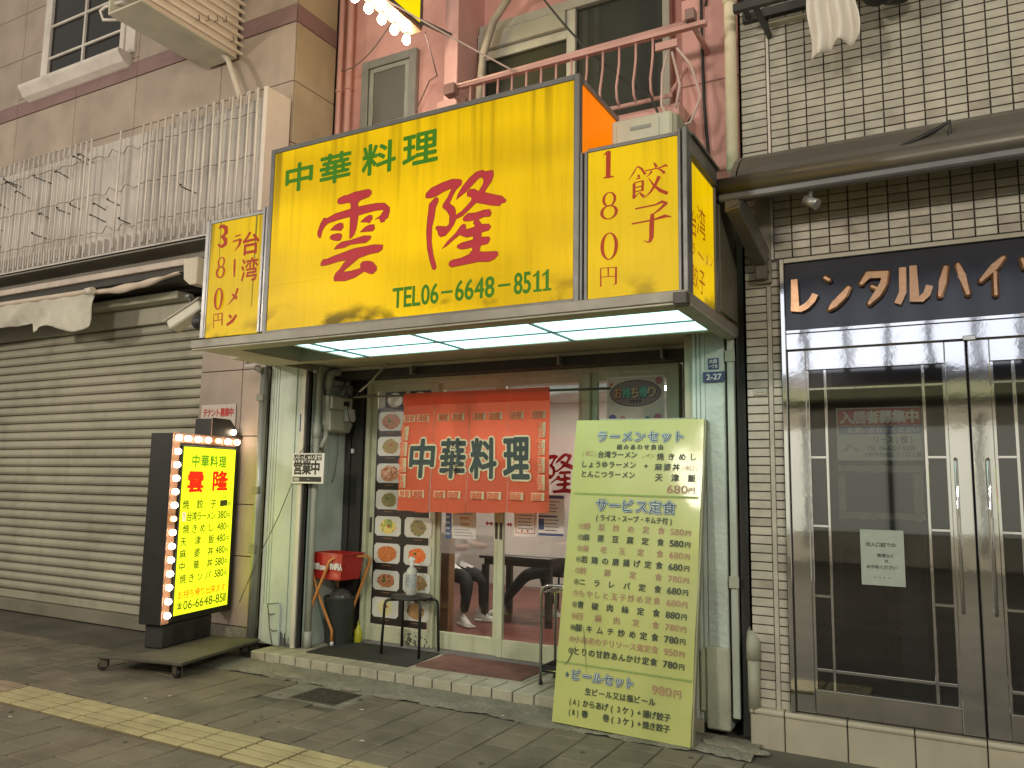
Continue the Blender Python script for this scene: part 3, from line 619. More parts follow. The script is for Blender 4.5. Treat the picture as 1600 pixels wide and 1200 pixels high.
# balcony
BL = MB().prism([(4.56, 3.70), (4.56, 3.76), (4.60, 3.80), (5.715, 3.83), (5.715, 3.70)], 'x', -3.3, -1.36).build('balcony', pinkmetal, RB, .004)
MB().tube([(-2.98, 4.55, 4.255), (-1.30, 4.55, 4.275)], .020, 8).box(-2.95, -1.18, 4.535, 4.575, 4.235, 4.262).tube([(-2.95, 4.56, 3.835), (-1.40, 4.56, 3.835)], .014, 6).tube([(-1.27, 4.55, 4.27), (-1.27, 4.94, 4.27)], .018, 6).tube([(-1.42, 4.55, 3.83), (-1.42, 4.95, 4.20)], .012, 6).box(-1.50, -1.36, 4.54, 4.56, 4.14, 4.19).build('handrail', pinkmetal, BL)
br = MB().tube([(0, 0, 4.24), (0, -.004, 4.12), (0, -.03, 4.02), (0, -.055, 3.94), (0, -.045, 3.87), (0, -.0, 3.835)], .0085, 6).mesh('baluster', pinkmetal)
for k in range(13): o = put('baluster', br, BL); o.location = (-1.52-k*.112, 4.555, 0)
MB().box(-3.06, -2.97, 4.50, 4.58, 4.19, 4.27).bar((-3.0, 4.56, 4.22), (-2.78, 4.9, 3.98), .05).bar((-2.95, 4.6, 4.18), (-3.0, 5.0, 3.9), .03).build('rail_bracket', M('rusty_pink', (.36, .20, .16), .8, 0, .25, 9, .3), BL, .004)
MB().box(-1.30, -1.24, 4.50, 4.57, 4.27, 4.34).build('rail_clamp', M('clamp', (.28, .18, .15), .7), BL, .004)
# air conditioner outdoor unit
A = thing('air_conditioner', 'cream outdoor air conditioner unit on top of the right yellow side sign', 'air conditioner', (-1.44, 4.25, 3.26))
MB().box(-1.62, -1.265, 4.10, 4.40, 3.262, 3.515).build('casing', M('ac_cream', (.52, .53, .40), .45, 0, .05, 3, .05), A, .012)
MB().box(-1.585, -1.335, 4.092, 4.102, 3.27, 3.49).build('front_panel', M('ac_panel', (.55, .56, .43), .4), A, .004)
MB().box(-1.50, -1.38, 4.087, 4.093, 3.432, 3.452).build('badge', M('ac_badge', (.28, .31, .27), .5), A)
MB().box(-1.27, -1.24, 4.12, 4.42, 3.262, 3.50).build('side_grille', M('ac_side', (.30, .29, .2), .6), A, .003)

# shop front: pillars
fl = [(-5.20, 5.40), (-5.20, 5.10)]
for k in range(3): x = -5.165+k*.03; fl += [(x, 5.10), (x, 5.112), (x+.008, 5.112), (x+.008, 5.10)]
fl += [(-4.90, 5.10), (-4.90, 5.112), (-4.885, 5.112), (-4.885, 5.10), (-4.832, 5.10), (-4.832, 5.40)]
MB().prism(fl, 'z', .072, 2.43).build('pillar', green_paint, RB)
MB().box(-4.83, -4.785, 5.085, 5.13, .072, 2.425).build('edge_post', M('edge_post', (.60, .58, .50), .5, 0, .06, 4, .08, 60, .3), RB, .003)
MB().box(-4.784, -4.770, 5.10, 5.16, .072, 2.42).build('dark_gap_strip', dark, RB)
MB().box(-4.828, -4.822, 5.079, 5.084, 1.85, 2.0).build('blue_sticker', M('blue_sticker', (.06, .09, .3), .4), RB)
MB().prism([(-5.15, .09), (-4.95, .075), (-4.95, .36), (-4.965, .42), (-5.14, .40)], 'y', 5.075, 5.099).build('loose_plate', green_paint, RB, .003)
ck = MB().tube([(-5.085, 5.07, .41), (-5.06, 5.068, .30), (-5.05, 5.068, .22), (-5.02, 5.068, .12), (-5.005, 5.068, .08)], .0028, 4).tube([(-5.09, 5.07, .405), (-4.96, 5.07, .425)], .003, 4)
for x, z in ((-5.07, .33), (-5.03, .20)): ck.tube([(x, 5.07, z), (x+.03, 5.066, z-.008), (x+.07, 5.07, z+.004)], .004, 4)
for k in range(9):
    x = -4.96+k*.014; ck.box(x, x+.004, 5.094, 5.0995, .075, .10+random.random()*.12)
ck.pieces('crack', M('crack_dark', (.03, .03, .025), .9), RB)
MB().cyl((-5.245, 5.06, .03), (-5.245, 5.06, 2.42), .036, seg=12).build('round_post', M('zinc_post', (.33, .34, .32), .4, .5, .1, 4, .05, 50, .2), RB)
kb = MB()
for z in (2.15, 1.35, .85): kb.box(-5.285, -5.208, 5.012, 5.05, z-.03, z+.03)
kb.cyl((-5.32, 5.03, 2.42), (-5.24, 5.03, 2.38), .03, seg=8)
kb.pieces('pipe_clamp', M('clamp_grey', (.24, .24, .2), .6, .4), RB, .003)
tag(MB().tube([(-4.86, 5.06, 1.42), (-5.0, 5.055, 1.12), (-5.17, 5.02, .78), (-5.28, 5.02, .56), (-5.38, 5.04, .40)], .004, 5).build('sign_lead', M('lead_grey', (.10, .10, .08), .6)), 'thin lead running slanting down from the open sign to the lit menu sign', 'cable')
stucco = M('green_stucco', (.51, .60, .54), .7, 0, .08, 3, 1.0, 28, .3, (.22, .24, .17), .2)
MB().box(-1.315, -1.195, 4.90, 5.60, .02, 2.42).build('pillar', stucco, RB, .006)
fr = [(-1.395, 5.1), (-1.395, 4.905)]
for k in range(2): x = -1.375+k*.026; fr += [(x, 4.905), (x, 4.916), (x+.009, 4.916), (x+.009, 4.905)]
fr += [(-1.317, 4.905), (-1.317, 5.1)]
MB().prism(fr, 'z', .05, 2.42).build('pillar_trim', green_paint, RB)
MB().box(-1.46, -1.397, 4.95, 5.20, .06, 2.40).build('inner_trim', M('inner_cream', (.44, .42, .30), .6, 0, .1, 3, .1, 60, .4), RB, .004)
MB().box(-1.325, -1.185, 4.865, 4.90, .03, .50).box(-1.365, -1.328, 4.88, 4.905, .12, .48).build('pillar_plinth', M('plinth_green', (.42, .45, .34), .75, 0, .15, 3, .6, 40, .3, (.2, .2, .14), .4), RB, .01)
MB().box(-1.178, -1.135, 4.90, 4.935, .10, 2.36).build('conduit', M('conduit_green', (.44, .50, .42), .5, 0, .07, 4, .08), RB, .004)
MB().box(-1.178, -1.130, 4.90, 4.935, 2.36, 3.06).build('conduit', M('conduit_lit_yellow', (.34, .30, .14), .6, 0, .1, 4, .1), RB, .004)  # upper length carries the yellow sign's light in its colour
cl = MB()
for z in (.88, 2.24, 2.52, 3.02): cl.box(-1.186, -1.126, 4.886, 4.90, z-.035, z+.035)
cl.pieces('conduit_clamp', M('clamp_green', (.36, .40, .30), .6), RB, .003)
MB().box(-1.128, -1.066, 4.94, 5.04, 0, 3.45).build('gap_dark_panel', M('gap_dark', (.05, .05, .045), .9, 0, .2, 3, .3), RB)  # dark sheet added to stand for the shade in the gap between buildings
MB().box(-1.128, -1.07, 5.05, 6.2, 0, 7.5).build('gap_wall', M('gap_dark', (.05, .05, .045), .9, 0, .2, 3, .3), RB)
# recess: side wall, ceiling, lintel, step
MB().box(-4.98, -4.77, 5.14, 5.72, .072, 2.44).build('recess_wall', green_paint, RB)
dk = MB()
for k in range(4): dk.box(-4.768+.07*k, -4.768+.07*k+.062, 5.60+.012*(k % 2), 5.64, .075, 2.32)
dk.pieces('dark_slat', dark, RB)
MB().box(-4.515, -4.475, 5.57, 5.60, 1.42, 2.30).build('pale_post', M('pale_post', (.55, .53, .47), .5), RB, .003)
MB().box(-5.2, -1.2, 4.62, 5.72, 2.43, 2.47).build('recess_ceiling', soff, RB)
MB().box(-4.765, -1.46, 5.42, 5.595, 2.325, 2.425).build('lintel', dark, RB, .004)
MB().box(-4.70, -1.40, 5.40, 5.419, 2.400, 2.425).tube([(-4.1, 5.30, 2.42), (-4.3, 5.35, 2.28), (-4.42, 5.35, 2.20)], .008, 6).build('lintel_strip', soff, RB)
for x in (-3.9, -2.55, -1.75): MB().box(x, x+.02, 5.35, 5.42, 2.33, 2.40).build('rod_hook', alu, RB)
st = MB().box(-5.03, -1.34, 4.862, 5.75, 0, .058).build('entrance_step', seam, RB)
rt = MB().box(-.0755, .0755, -.006, .012, .001, .070).mesh('riser_tile', steptile, .0035)
tt = MB().box(-.0755, .0755, 0, .140, -.004, .003).mesh('tread_tile', steptile, .0025)
for k in range(23):
    x = -4.945+k*.1605
    o = put('riser_tile', rt, st); o.location = (x, 4.856, random.uniform(-.001, .001))
    for j in range(4 if k < 3 or k > 14 else 3):
        o = put('tread_tile', tt, st); o.location = (x, 4.870+j*.146, .067)
MB().box(-5.03, -1.34, 5.30, 5.75, .055, .064).build('tread_bed', steptile, st)
sill = MB().box(-4.50, -1.70, 5.555, 5.66, .066, .088).box(-4.50, -1.70, 5.565, 5.572, .088, .098).box(-4.50, -1.70, 5.612, 5.619, .088, .098).build('door_track', alu, RB)

# door frame, sliding doors
MB().box(-4.50, -1.68, 5.56, 5.66, 2.285, 2.325).box(-4.505, -4.47, 5.56, 5.66, .088, 2.285).box(-1.735, -1.68, 5.56, 5.66, .088, 2.285).box(-2.435, -2.372, 5.56, 5.66, .1, 2.285).build('door_frame', doorpaint, RB, .004)
clear = glass('shop_pane', (.90, .92, .90), .03)
film = glass('frost_film', (.9, .9, .9), .0, (.80, .72, .68), .80)
film_t = glass('frost_film_thin', (.9, .9, .9), .02, (.70, .64, .6), .45)
def door(x0, x1, y, name='sliding_door', st_=.052, rail=.135, top=.055, hx=None, mid=None):
    f = MB().box(x0, x0+st_, y, y+.035, .095, 2.28).box(x1-st_, x1, y, y+.035, .095, 2.28).box(x0+st_, x1-st_, y+.002, y+.033, 2.28-top, 2.28).box(x0+st_, x1-st_, y+.002, y+.033, .095, .095+rail)
    d = f.build(name, doorpaint, RB, .004)
    if hx is not None: MB().box(hx-.012, hx+.012, y-.004, y+.001, 1.0, 1.13).box(hx-.006, hx+.006, y-.0065, y-.004, 1.015, 1.115).build('handle', dark, d)
    return d
dA = door(-4.468, -3.775, 5.60, rail=.135, hx=-4.443)
dB = door(-3.80, -3.178, 5.635, hx=-3.205)
dC = door(-3.176, -2.43, 5.60, hx=-3.145)
dD = door(-2.375, -1.735, 5.60, hx=None)
MB().quad((-3.748, 5.648, .23), (-3.23, 5.648, .23), (-3.23, 5.648, 2.225), (-3.748, 5.648, 2.225)).build('pane', clear, dB)
MB().quad((-3.124, 5.614, .23), (-2.482, 5.614, .23), (-2.482, 5.614, 2.225), (-3.124, 5.614, 2.225)).build('pane', clear, dC)
MB().quad((-2.323, 5.614, .23), (-1.787, 5.614, .23), (-1.787, 5.614, 2.225), (-2.323, 5.614, 2.225)).build('pane', clear, dD)
MB().quad((-3.746, 5.6535, 1.02), (-3.232, 5.6535, 1.02), (-3.232, 5.6535, 1.82), (-3.746, 5.6535, 1.82)).build('frost_film', film, dB)
MB().quad((-3.746, 5.6535, .86), (-3.232, 5.6535, .86), (-3.232, 5.6535, 1.018), (-3.746, 5.6535, 1.018)).build('frost_film_edge', film_t, dB)
MB().quad((-3.122, 5.6195, .885), (-2.484, 5.6195, .885), (-2.484, 5.6195, 1.818), (-3.122, 5.6195, 1.818)).build('frost_film', film, dC)
# doorway grime at the kick rail
gr = MB()
for k in range(70):
    x = random.gauss(-3.95, .09); z = .10+abs(random.gauss(0, .055)); r = random.uniform(.002, .008)
    if z < .22 and -4.4 < x < -3.79: gr.prism([(x+r*cos(a), z+r*sin(a)*1.3) for a in (0, 1, 2, 3, 4, 5)], 'y', 5.598, 5.5995)
gr.build('mould_spots', M('mould', (.06, .065, .045), .9), dA)['kind'] = 'stuff'

# ------------------------------------------------------------------ tiled building on the right
TB = thing('tiled_building', 'small tile clad rental block with mirror steel double doors and navy name board', 'building', (-.2, 4.9, 0))
MB().box(-1.06, -.84, 4.864, 5.0, .18, 7).box(-.84, 3.2, 4.864, 5.0, 2.80, 7).box(-1.06, -1.04, 4.864, 7, .0, 7).build('wall_core', tile_g, TB)
MB().box(1.2, 3.2, 4.865, 5.0, 0, 2.8).build('wall_core', tile_m, TB)
TL = []
ph, pw = .0507, .105
def tile_spot(x0, x1, z0): TL.append((x0, x1, z0))
z = .205
while z < 4.8:
    tile_spot(-1.045, -.925 if z < 2.62 else -.895, z)
    if z < 2.74: tile_spot(-.893, -.846, z)
    z += ph
z = 2.805
while z < 4.85:
    for i in range(15):
        x = -.868+i*pw
        if x < .75: tile_spot(x, x+pw-.0075, z)
    z += ph
TL = [t for t in TL if not (3.22 < t[2] < 3.40 and t[0] > -1.1)]
TL.sort(key=lambda t: ((t[0]+t[1])/2)**2+4.85**2+(t[2]-1.45)**2)
TME = {}
tile_v = [tile_m, M('wall_tile_light', (.46, .425, .35), .3, 0, .16, 9, .12, 110, .2, (.2, .17, .13), .2), M('wall_tile_dark', (.34, .31, .25), .42, 0, .18, 9, .15, 110, .3, (.16, .14, .1), .3)]
def tmesh(w):
    k = (round(w, 4), random.choice((0, 0, 0, 1, 1, 2)))
    if k not in TME: TME[k] = MB().box(-w/2, w/2, -.007, .007, 0, ph-.007).mesh('tile', tile_v[k[1]], .0015)
    return TME[k]
vis = [t for t in TL if t[0] < .55 and t[2] < 4.7]; hid = [t for t in TL if t not in vis]
big = vis[:300]; small = vis[300:]+hid
for x0, x1, z in big:
    o = put('tile', tmesh(x1-x0), TB); o.location = ((x0+x1)/2, 4.857+random.uniform(-.0008, .0008), z)
    o.rotation_euler = (random.uniform(-.012, .012), 0, random.uniform(-.012, .012))
b = MB()
for x0, x1, z in small: yy = 4.857+random.uniform(-.0008, .0008); b.box(x0, x1, yy-.007, yy+.007, z, z+ph-.007)
o = b.build('wall_tiles', tile_m, TB, .0012); o['kind'] = 'stuff'
MB().box(-.922, -.896, 4.852, 4.864, .2, 2.66).build('pilaster_strip', tile_m, TB, .003)
MB().box(-.888, -.873, 4.84, 4.864, 2.80, 4.25).build('corner_bead', M('corner_bead', (.62, .57, .50), .4), TB, .002)
MB().box(-1.01, -.93, 4.842, 4.85, 1.985, 2.025).box(-.99, -.95, 4.838, 4.842, 2.0, 2.012).build('wall_plate', M('wall_plate', (.36, .36, .28), .5), TB, .005)
# steel frame, name board
FB = MB().box(-.838, -.812, 4.815, 4.90, .205, 2.79).box(-.812, 3.0, 4.815, 4.90, 2.762, 2.79).build('steel_frame', chrome, TB, .003)
MB().box(1.021, 3.0, 4.845, 4.87, .205, 2.242).build('steel_panel', chrome, TB)
MB().box(-.811, 3.0, 4.835, 4.86, 2.362, 2.761).build('name_board', navy, TB)
MB().box(-.811, 3.0, 4.822, 4.86, 2.338, 2.360).build('board_rail', chrome, TB, .003)
MB().box(-.811, 3.0, 4.832, 4.86, 2.245, 2.337).build('transom', chrome, TB, .002)
MB().box(-.812, -.807, 4.83, 4.87, .205, 2.242).box(-.812, 3.0, 4.84, 4.87, 2.236, 2.244).box(-.812, 3.0, 4.84, 4.87, .205, .214).box(.099, .109, 4.85, 4.87, .205, 2.242).build('door_shadow_gap', seam, TB)
gl = glass('door_glass', (.45, .48, .46), .12)
def leaf(x0, x1, sl_, sr):
    d = MB().box(x0, x0+sl_, 4.825, 4.865, .215, 2.235).box(x1-sr, x1, 4.825, 4.865, .215, 2.235).build('door_leaf', chrome, TB, .004)
    MB().box(x0+sl_+.001, x1-sr-.001, 4.830, 4.862, 2.118, 2.235).build('top_rail', chrome, d, .003)
    MB().box(x0+sl_+.001, x1-sr-.001, 4.830, 4.862, .215, .342).build('kick_rail', chrome_s, d, .003)
    gx0, gx1 = x0+sl_+.002, x1-sr-.002
    MB().quad((gx0, 4.846, .343), (gx1, 4.846, .343), (gx1, 4.846, 2.117), (gx0, 4.846, 2.117)).build('pane', gl, d)
    mu = MB()
    a, c = gx0+.100, gx1-.106
    for x in (gx0+.005, a, c, gx1-.005): mu.box(x-.008, x+.008, 4.834, 4.845, .343, 2.117)
    for zz in (2.008, .447): mu.box(gx0, gx1, 4.836, 4.8455, zz-.008, zz+.008)
    for zz in (1.617, 1.232, .846): mu.box(gx0, a, 4.836, 4.8455, zz-.008, zz+.008); mu.box(c, gx1, 4.836, 4.8455, zz-.008, zz+.008)
    mu.pieces('glazing_bar', chrome, d, .002)
    return d
L1 = leaf(-.806, .098, .098, .098); L2 = leaf(.110, 1.02, .098, .098)
for d, x in ((L1, .028), (L2, .172)):
    MB().tube([(x, 4.83, 1.605), (x, 4.775, 1.605), (x, 4.765, 1.59), (x, 4.765, .84), (x, 4.775, .825), (x, 4.83, .825)], .0095, 8).build('pull_handle', chrome, d)
MB().box(.09, .15, 4.805, 4.83, 2.232, 2.258).build('door_stop', chrome_s, TB, .003)
# raised katakana letters
def kata(strokes, w=.036):
    b = MB()
    for s in strokes:
        P = [V((a, c)) for a, c in s]; l = []; r = []
        for i, p in enumerate(P):
            d = (P[min(i+1, len(P)-1)]-P[max(i-1, 0)]).normalized(); n = V((-d.y, d.x)); k = w/2
            if 0 < i < len(P)-1:
                d1 = (P[i]-P[i-1]).normalized(); d2 = (P[i+1]-P[i]).normalized(); cc = max(.55, (d1.dot(d2)+1)/2)**.5; k = w/2/cc
            l.append(p+n*k); r.append(p-n*k)
        b.prism([(q.x, q.y) for q in l+r[::-1]], 'y', 4.796+random.uniform(0, .0008), 4.834)
    return b.build('letter', bronze, TB, .011)
kata([[(-.752, 2.655), (-.752, 2.470), (-.722, 2.474), (-.688, 2.490), (-.655, 2.522), (-.638, 2.556)]])
kata([[(-.596, 2.658), (-.548, 2.622)], [(-.578, 2.456), (-.53, 2.478), (-.482, 2.525), (-.452, 2.592)]])
kata([[(-.402, 2.578), (-.360, 2.648), (-.256, 2.640), (-.272, 2.57), (-.305, 2.515), (-.368, 2.464)], [(-.352, 2.578), (-.300, 2.548)]])
kata([[(-.180, 2.660), (-.184, 2.52), (-.212, 2.458)], [(-.128, 2.664), (-.128, 2.468), (-.096, 2.474), (-.068, 2.498), (-.052, 2.545)]])
kata([[(.030, 2.655), (.022, 2.56), (-.012, 2.468)], [(.082, 2.662), (.104, 2.58), (.130, 2.465)]])
kata([[(.306, 2.672), (.26, 2.605), (.176, 2.535)], [(.254, 2.598), (.252, 2.448)]])
kata([[(.375, 2.655), (.392, 2.58)], [(.425, 2.655), (.44, 2.58)], [(.52, 2.65), (.5, 2.55), (.42, 2.455)]])
# stone base
BS = MB().box(-1.06, 3.2, 4.845, 5.2, -.05, .185).build('stone_base', seam, TB)
stn = M('base_stone', (.42, .40, .30), .6, 0, .1, 3, .15, 80, .25, (.2, .19, .13), .3)
bx = [-1.062, -.873, -.548, -.223, .102, .428, .75, 1.1, 1.5, 2.0]
for a, b in zip(bx, bx[1:]):
    MB().box(a+.003, b-.003, 4.815, 4.845, -.02, .170).build('base_block', stn, BS, .004)
    MB().prism([(4.808, .173), (4.806, .187), (4.815, .200), (4.90, .207), (4.90, .173)], 'x', a+.003, b-.003).build('coping_block', stn, BS, .002)
MB().cyl((-1.04, 4.84, .17), (-1.04, 4.84, .47), .034, seg=14).tube([(-1.04, 4.84, .46), (-1.04, 4.845, .545), (-1.045, 4.88, .585), (-1.06, 4.95, .60)], .040, 12).build('drain_elbow', M('drain_grey', (.32, .33, .25), .55, 0, .12, 6, .15, 60, .2), TB)
MB().cyl((-1.095, 4.80, 3.38), (-1.095, 4.80, 6.5), .037, seg=16).cyl((-1.095, 4.80, 4.48), (-1.095, 4.80, 4.55), .044, seg=16).build('downpipe', M('downpipe_cream', (.74, .66, .45), .5, 0, .08, 5, .08, 60, .25, (.3, .25, .15)), TB)
# hall behind the glass
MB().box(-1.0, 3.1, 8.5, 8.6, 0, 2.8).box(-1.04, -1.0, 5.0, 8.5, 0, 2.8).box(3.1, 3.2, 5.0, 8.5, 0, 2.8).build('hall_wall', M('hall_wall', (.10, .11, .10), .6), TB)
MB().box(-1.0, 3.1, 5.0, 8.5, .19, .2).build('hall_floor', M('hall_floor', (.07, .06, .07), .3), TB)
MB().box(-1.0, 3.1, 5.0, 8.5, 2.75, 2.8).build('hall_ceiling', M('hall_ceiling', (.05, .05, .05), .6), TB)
MB().box(.0, .14, 7.6, 7.66, .9, 2.0).build('inner_door', M('inner_door_glow', (.5, .53, .6), .5, emis=(.5, .55, .7), es=.35), TB)  # door glows by its own material, light put in without a lamp
MB().box(-.30, -.16, 5.5, 6.0, .2, 1.3).box(-.7, -.45, 6.2, 6.6, .2, 1.0).build('hall_cabinet', M('hall_cabinet', (.06, .05, .07), .5), TB)
# awning cassette over the doors
AC = thing('cassette_awning', 'brown roller awning cassette with folding arm above the steel doors', 'awning', (-.3, 4.6, 3.1))
pr = [(4.85, 3.40), (4.85, 3.432), (4.80, 3.432), (4.66, 3.395), (4.55, 3.33), (4.46, 3.24), (4.44, 3.20), (4.47, 3.16), (4.55, 3.2), (4.7, 3.3)]
MB().prism(pr, 'x', -.99, 3.0).build('hood', brown_metal, AC)
MB().prism(pr, 'x', -1.03, -1.0).build('end_cap', M('cap_brown', (.17, .15, .12), .45, .3), AC, .003)
MB().cyl((-1.10, 4.45, 3.150), (3.0, 4.45, 3.146), .052, seg=22).build('front_tube', brown_metal, AC)
MB().box(-1.10, 3.0, 4.42, 4.48, 3.058, 3.104).build('front_bar', M('bar_grey', (.16, .165, .165), .45, .5), AC, .01)
MB().box(-1.115, -1.10, 4.40, 4.50, 3.045, 3.20).build('tube_cap', dark, AC, .004)
MB().box(-.975, -.885, 4.815, 4.85, 2.655, 3.22).build('wall_bracket', M('bracket_brown', (.26, .24, .17), .5, .2, .1, 5), AC, .004)
MB().bar((-1.01, 4.44, 3.05), (-.935, 4.79, 2.80), .085, .115).box(-.97, -.90, 4.77, 4.815, 2.67, 2.86).box(-1.06, -.98, 4.42, 4.50, 2.99, 3.06).build('folding_arm', brown_metal, AC, .005)
b = MB()
for z in (2.72, 2.80): b.cyl((-.903, 4.808, z), (-.903, 4.816, z), .011, seg=8)
b.pieces('arm_bolt', dark, AC)
tag(MB().tube([(-.20, 4.46, 3.20), (.0, 4.46, 3.27), (.08, 4.46, 3.31), (.075, 4.47, 3.24), (.03, 4.46, 3.21), (-.12, 4.46, 3.19)], .012, 6).build('bent_hanger', black), 'bent black metal hanger standing on the brown awning tube', 'hanger')
sp_ = thing('spotlight', 'small grey unlit spotlight fixed under the brown awning tube', 'spotlight', (-.6, 4.45, 3.03))
MB().cyl((-.60, 4.47, 3.05), (-.605, 4.46, 3.0), .012, seg=8).build('stem', alu, sp_)
MB().cyl((-.63, 4.46, 3.01), (-.565, 4.44, 2.965), .026, .03, seg=14).build('lamp_head', alu, sp_)
# railing with washing above
rl = thing('drying_rack', 'black wall bracket rail at the top edge of the tiled wall', 'rack', (-.9, 4.7, 4.3))
MB().box(-1.02, .5, 4.55, 4.59, 4.27, 4.32).box(-1.02, .5, 4.80, 4.84, 4.34, 4.40).bar((-.90, 4.56, 4.30), (-.86, 4.84, 4.22), .03).bar((-.98, 4.56, 4.36), (-.98, 4.84, 4.36), .03).build('frame', dark, rl, .003)
MB().box(-.86, -.58, 4.80, 4.85, 4.285, 4.295).build('ledge', cream, rl)
def hang(u, v):
    x = -.60+.245*u+.012*sin(v*9)+.02*v*u; return (x, 4.58+.03*sin(u*15+v*2)*(.4+v), 4.55-(.66+.02*sin(u*9))*v+.06*u*v)
o = MB().grid(hang, 36, 20).build('white_cloth', M('hung_cloth', (.70, .66, .58), .8, 0, .06, 6, .2, 60), None, solid=.003); tag(o, 'white cloth hanging over the rail above the tiled wall', 'cloth')
o = MB().sphere((-.14, 4.6, 4.20), .17, 18, 12, (1.15, .5, .55)).build('black_bag', M('bin_bag', (.015, .015, .018), .3, 0, .2, 6, .8, 14)); tag(o, 'black plastic bag on the rail right of the white cloth', 'bag')
for v in o.data.vertices: v.co.z += .012*sin(v.co.x*40+v.co.y*55)

# ------------------------------------------------------------------ yellow light boxes and canopy
Yf = .0
yellow = lit_acrylic('yellow_acrylic', Y_COL, .745, .95, .20)
yellow2 = lit_acrylic('yellow_acrylic_side', (.88, .56, 0), .765, .7, .10, 3.26, 2.42)
orange = lit_acrylic('orange_acrylic', (1.0, .22, 0), .8, .35, .08, 3.68, 3.0)
sred = M('sign_red', (.24, .018, .022), .5, emis=(.34, .022, .03), es=.55, spec=.2); sred2 = M('sign_red_brown', (.20, .02, .006), .5, emis=(.30, .028, .004), es=.5, spec=.2)
sgreen = M('sign_green', (.02, .08, .004), .5, emis=(.04, .16, .002), es=.55, spec=.2)
MS = thing('main_sign', 'large yellow backlit sign with green and red lettering over the restaurant', 'sign', (-2.86, 4.1, 2.41))
MB().box(-4.02, -3.986, 3.83, 3.875, 2.412, 3.705).box(-1.734, -1.70, 3.83, 3.875, 2.412, 3.705).box(-3.986, -1.734, 3.83, 3.875, 3.672, 3.705).box(-3.986, -1.734, 3.83, 3.875, 2.412, 2.432).box(-4.02, -1.70, 4.40, 4.44, 2.6, 3.705).box(-4.02, -1.70, 3.875, 4.44, 3.69, 3.703).box(-4.02, -4.0, 3.875, 4.44, 2.42, 3.69).box(-1.715, -1.701, 3.875, 4.40, 2.42, 3.24).build('frame', alu_d, MS, .003)
MB().box(-3.986, -1.734, 3.838, 3.85, 2.74, 3.672).box(-3.986, -1.734, 3.838, 3.85, 2.432, 2.737).build('sign_panel', yellow, MS)
MB().box(-1.712, -1.702, 3.885, 4.395, 3.24, 3.655).build('side_panel', orange, MS)
MB().bar((-1.70, 3.88, 3.675), (-1.70, 4.42, 3.675), .012, .03).build('side_trim', alu, MS)
F = front(3.838)
flat('lettering', pair(LOGO_A), sred, MS, F, .002); flat('lettering', pair(LOGO_B), sred, MS, F, .002)
# the drawn outline of the two brush characters
ol = MB()
for P in pair(LOGO_A)+pair(LOGO_B): ol.tube([(p[0], 3.8365, p[1]) for p in P+[P[0]]], .0028, 4)
ol.build('letter_outline', M('outline_dark', (.22, .03, .01), .6, emis=(.2, .03, 0), es=.5), MS)
for ch, xa, xb in (('中', -3.875, -3.640), ('華', -3.570, -3.315), ('料', -3.215, -2.955), ('理', -2.895, -2.640)):
    text('lettering', ch, sgreen, MS, F, xa, xb, 3.375 if ch != '理' else 3.38, 3.575 if ch != '中' else 3.565, .006, 'fit', nrm=.002)
for s_, xa, xb in (('TEL', -2.938, -2.735), ('06', -2.725, -2.605), ('-', -2.585, -2.505), ('6648', -2.485, -2.225), ('-', -2.20, -2.12), ('85', -2.095, -1.992)):
    if s_ == '-': flat('lettering', [[(xa, 2.545), (xb, 2.545), (xb, 2.560), (xa, 2.560)]], sgreen, MS, F, .002)
    else: text('lettering', s_, sgreen, MS, F, xa, xb, 2.492, 2.612, .003, 'fit', nrm=.002)
for x in (-1.948, -1.890):
    flat('lettering', [[(x-.010, 2.492), (x+.010, 2.492), (x+.010, 2.612), (x-.004, 2.612), (x-.010, 2.600)], [(x-.010, 2.600), (x-.010, 2.584), (x-.030, 2.576), (x-.030, 2.588)], [(x-.026, 2.492), (x+.026, 2.492), (x+.026, 2.506), (x-.026, 2.506)]], sgreen, MS, F, .002)
RS = thing('side_sign', 'yellow backlit corner sign pricing gyoza at 180 yen', 'sign', (-1.4, 4.1, 2.41))
MB().box(-1.698, -1.682, 3.835, 3.89, 2.412, 3.245).box(-1.672, -1.654, 3.835, 3.89, 2.412, 3.245).box(-1.154, -1.138, 3.835, 3.89, 2.412, 3.275).box(-1.130, -1.105, 3.835, 3.905, 2.412, 3.275).box(-1.654, -1.154, 3.84, 3.87, 3.236, 3.258).box(-1.69, -1.105, 3.87, 4.45, 3.24, 3.255).build('frame', alu_d, RS, .003)
MB().box(-1.681, -1.673, 3.85, 3.88, 2.42, 3.24).box(-1.137, -1.131, 3.85, 3.88, 2.42, 3.26).box(-1.655, -1.654, 3.843, 3.86, 2.42, 3.236).pieces('gutter', dark, RS)
MB().box(-1.653, -1.155, 3.846, 3.856, 2.414, 3.236).build('sign_panel', yellow2, RS)
MB().box(-1.120, -1.112, 3.93, 4.372, 2.412, 3.125).build('side_panel', yellow2, RS)
MB().box(-1.122, -1.104, 3.905, 4.44, 3.135, 3.27).box(-1.122, -1.100, 4.375, 4.45, 2.412, 3.135).box(-1.122, -1.106, 3.905, 3.93, 2.412, 3.135).bar((-1.10, 3.91, 3.262), (-1.10, 4.45, 3.262), .02, .02).bar((-1.10, 3.91, 3.148), (-1.10, 4.40, 3.148), .016, .016).build('side_frame', M('side_frame', (.17, .16, .13), .45, .5, .12, 5, .1, 60, .3), RS, .003)
MB().box(-1.12, -1.095, 4.45, 4.86, 2.43, 3.1).build('back_return', M('return_brown', (.15, .14, .09), .55, .3), RS, .003)
F = front(3.846)
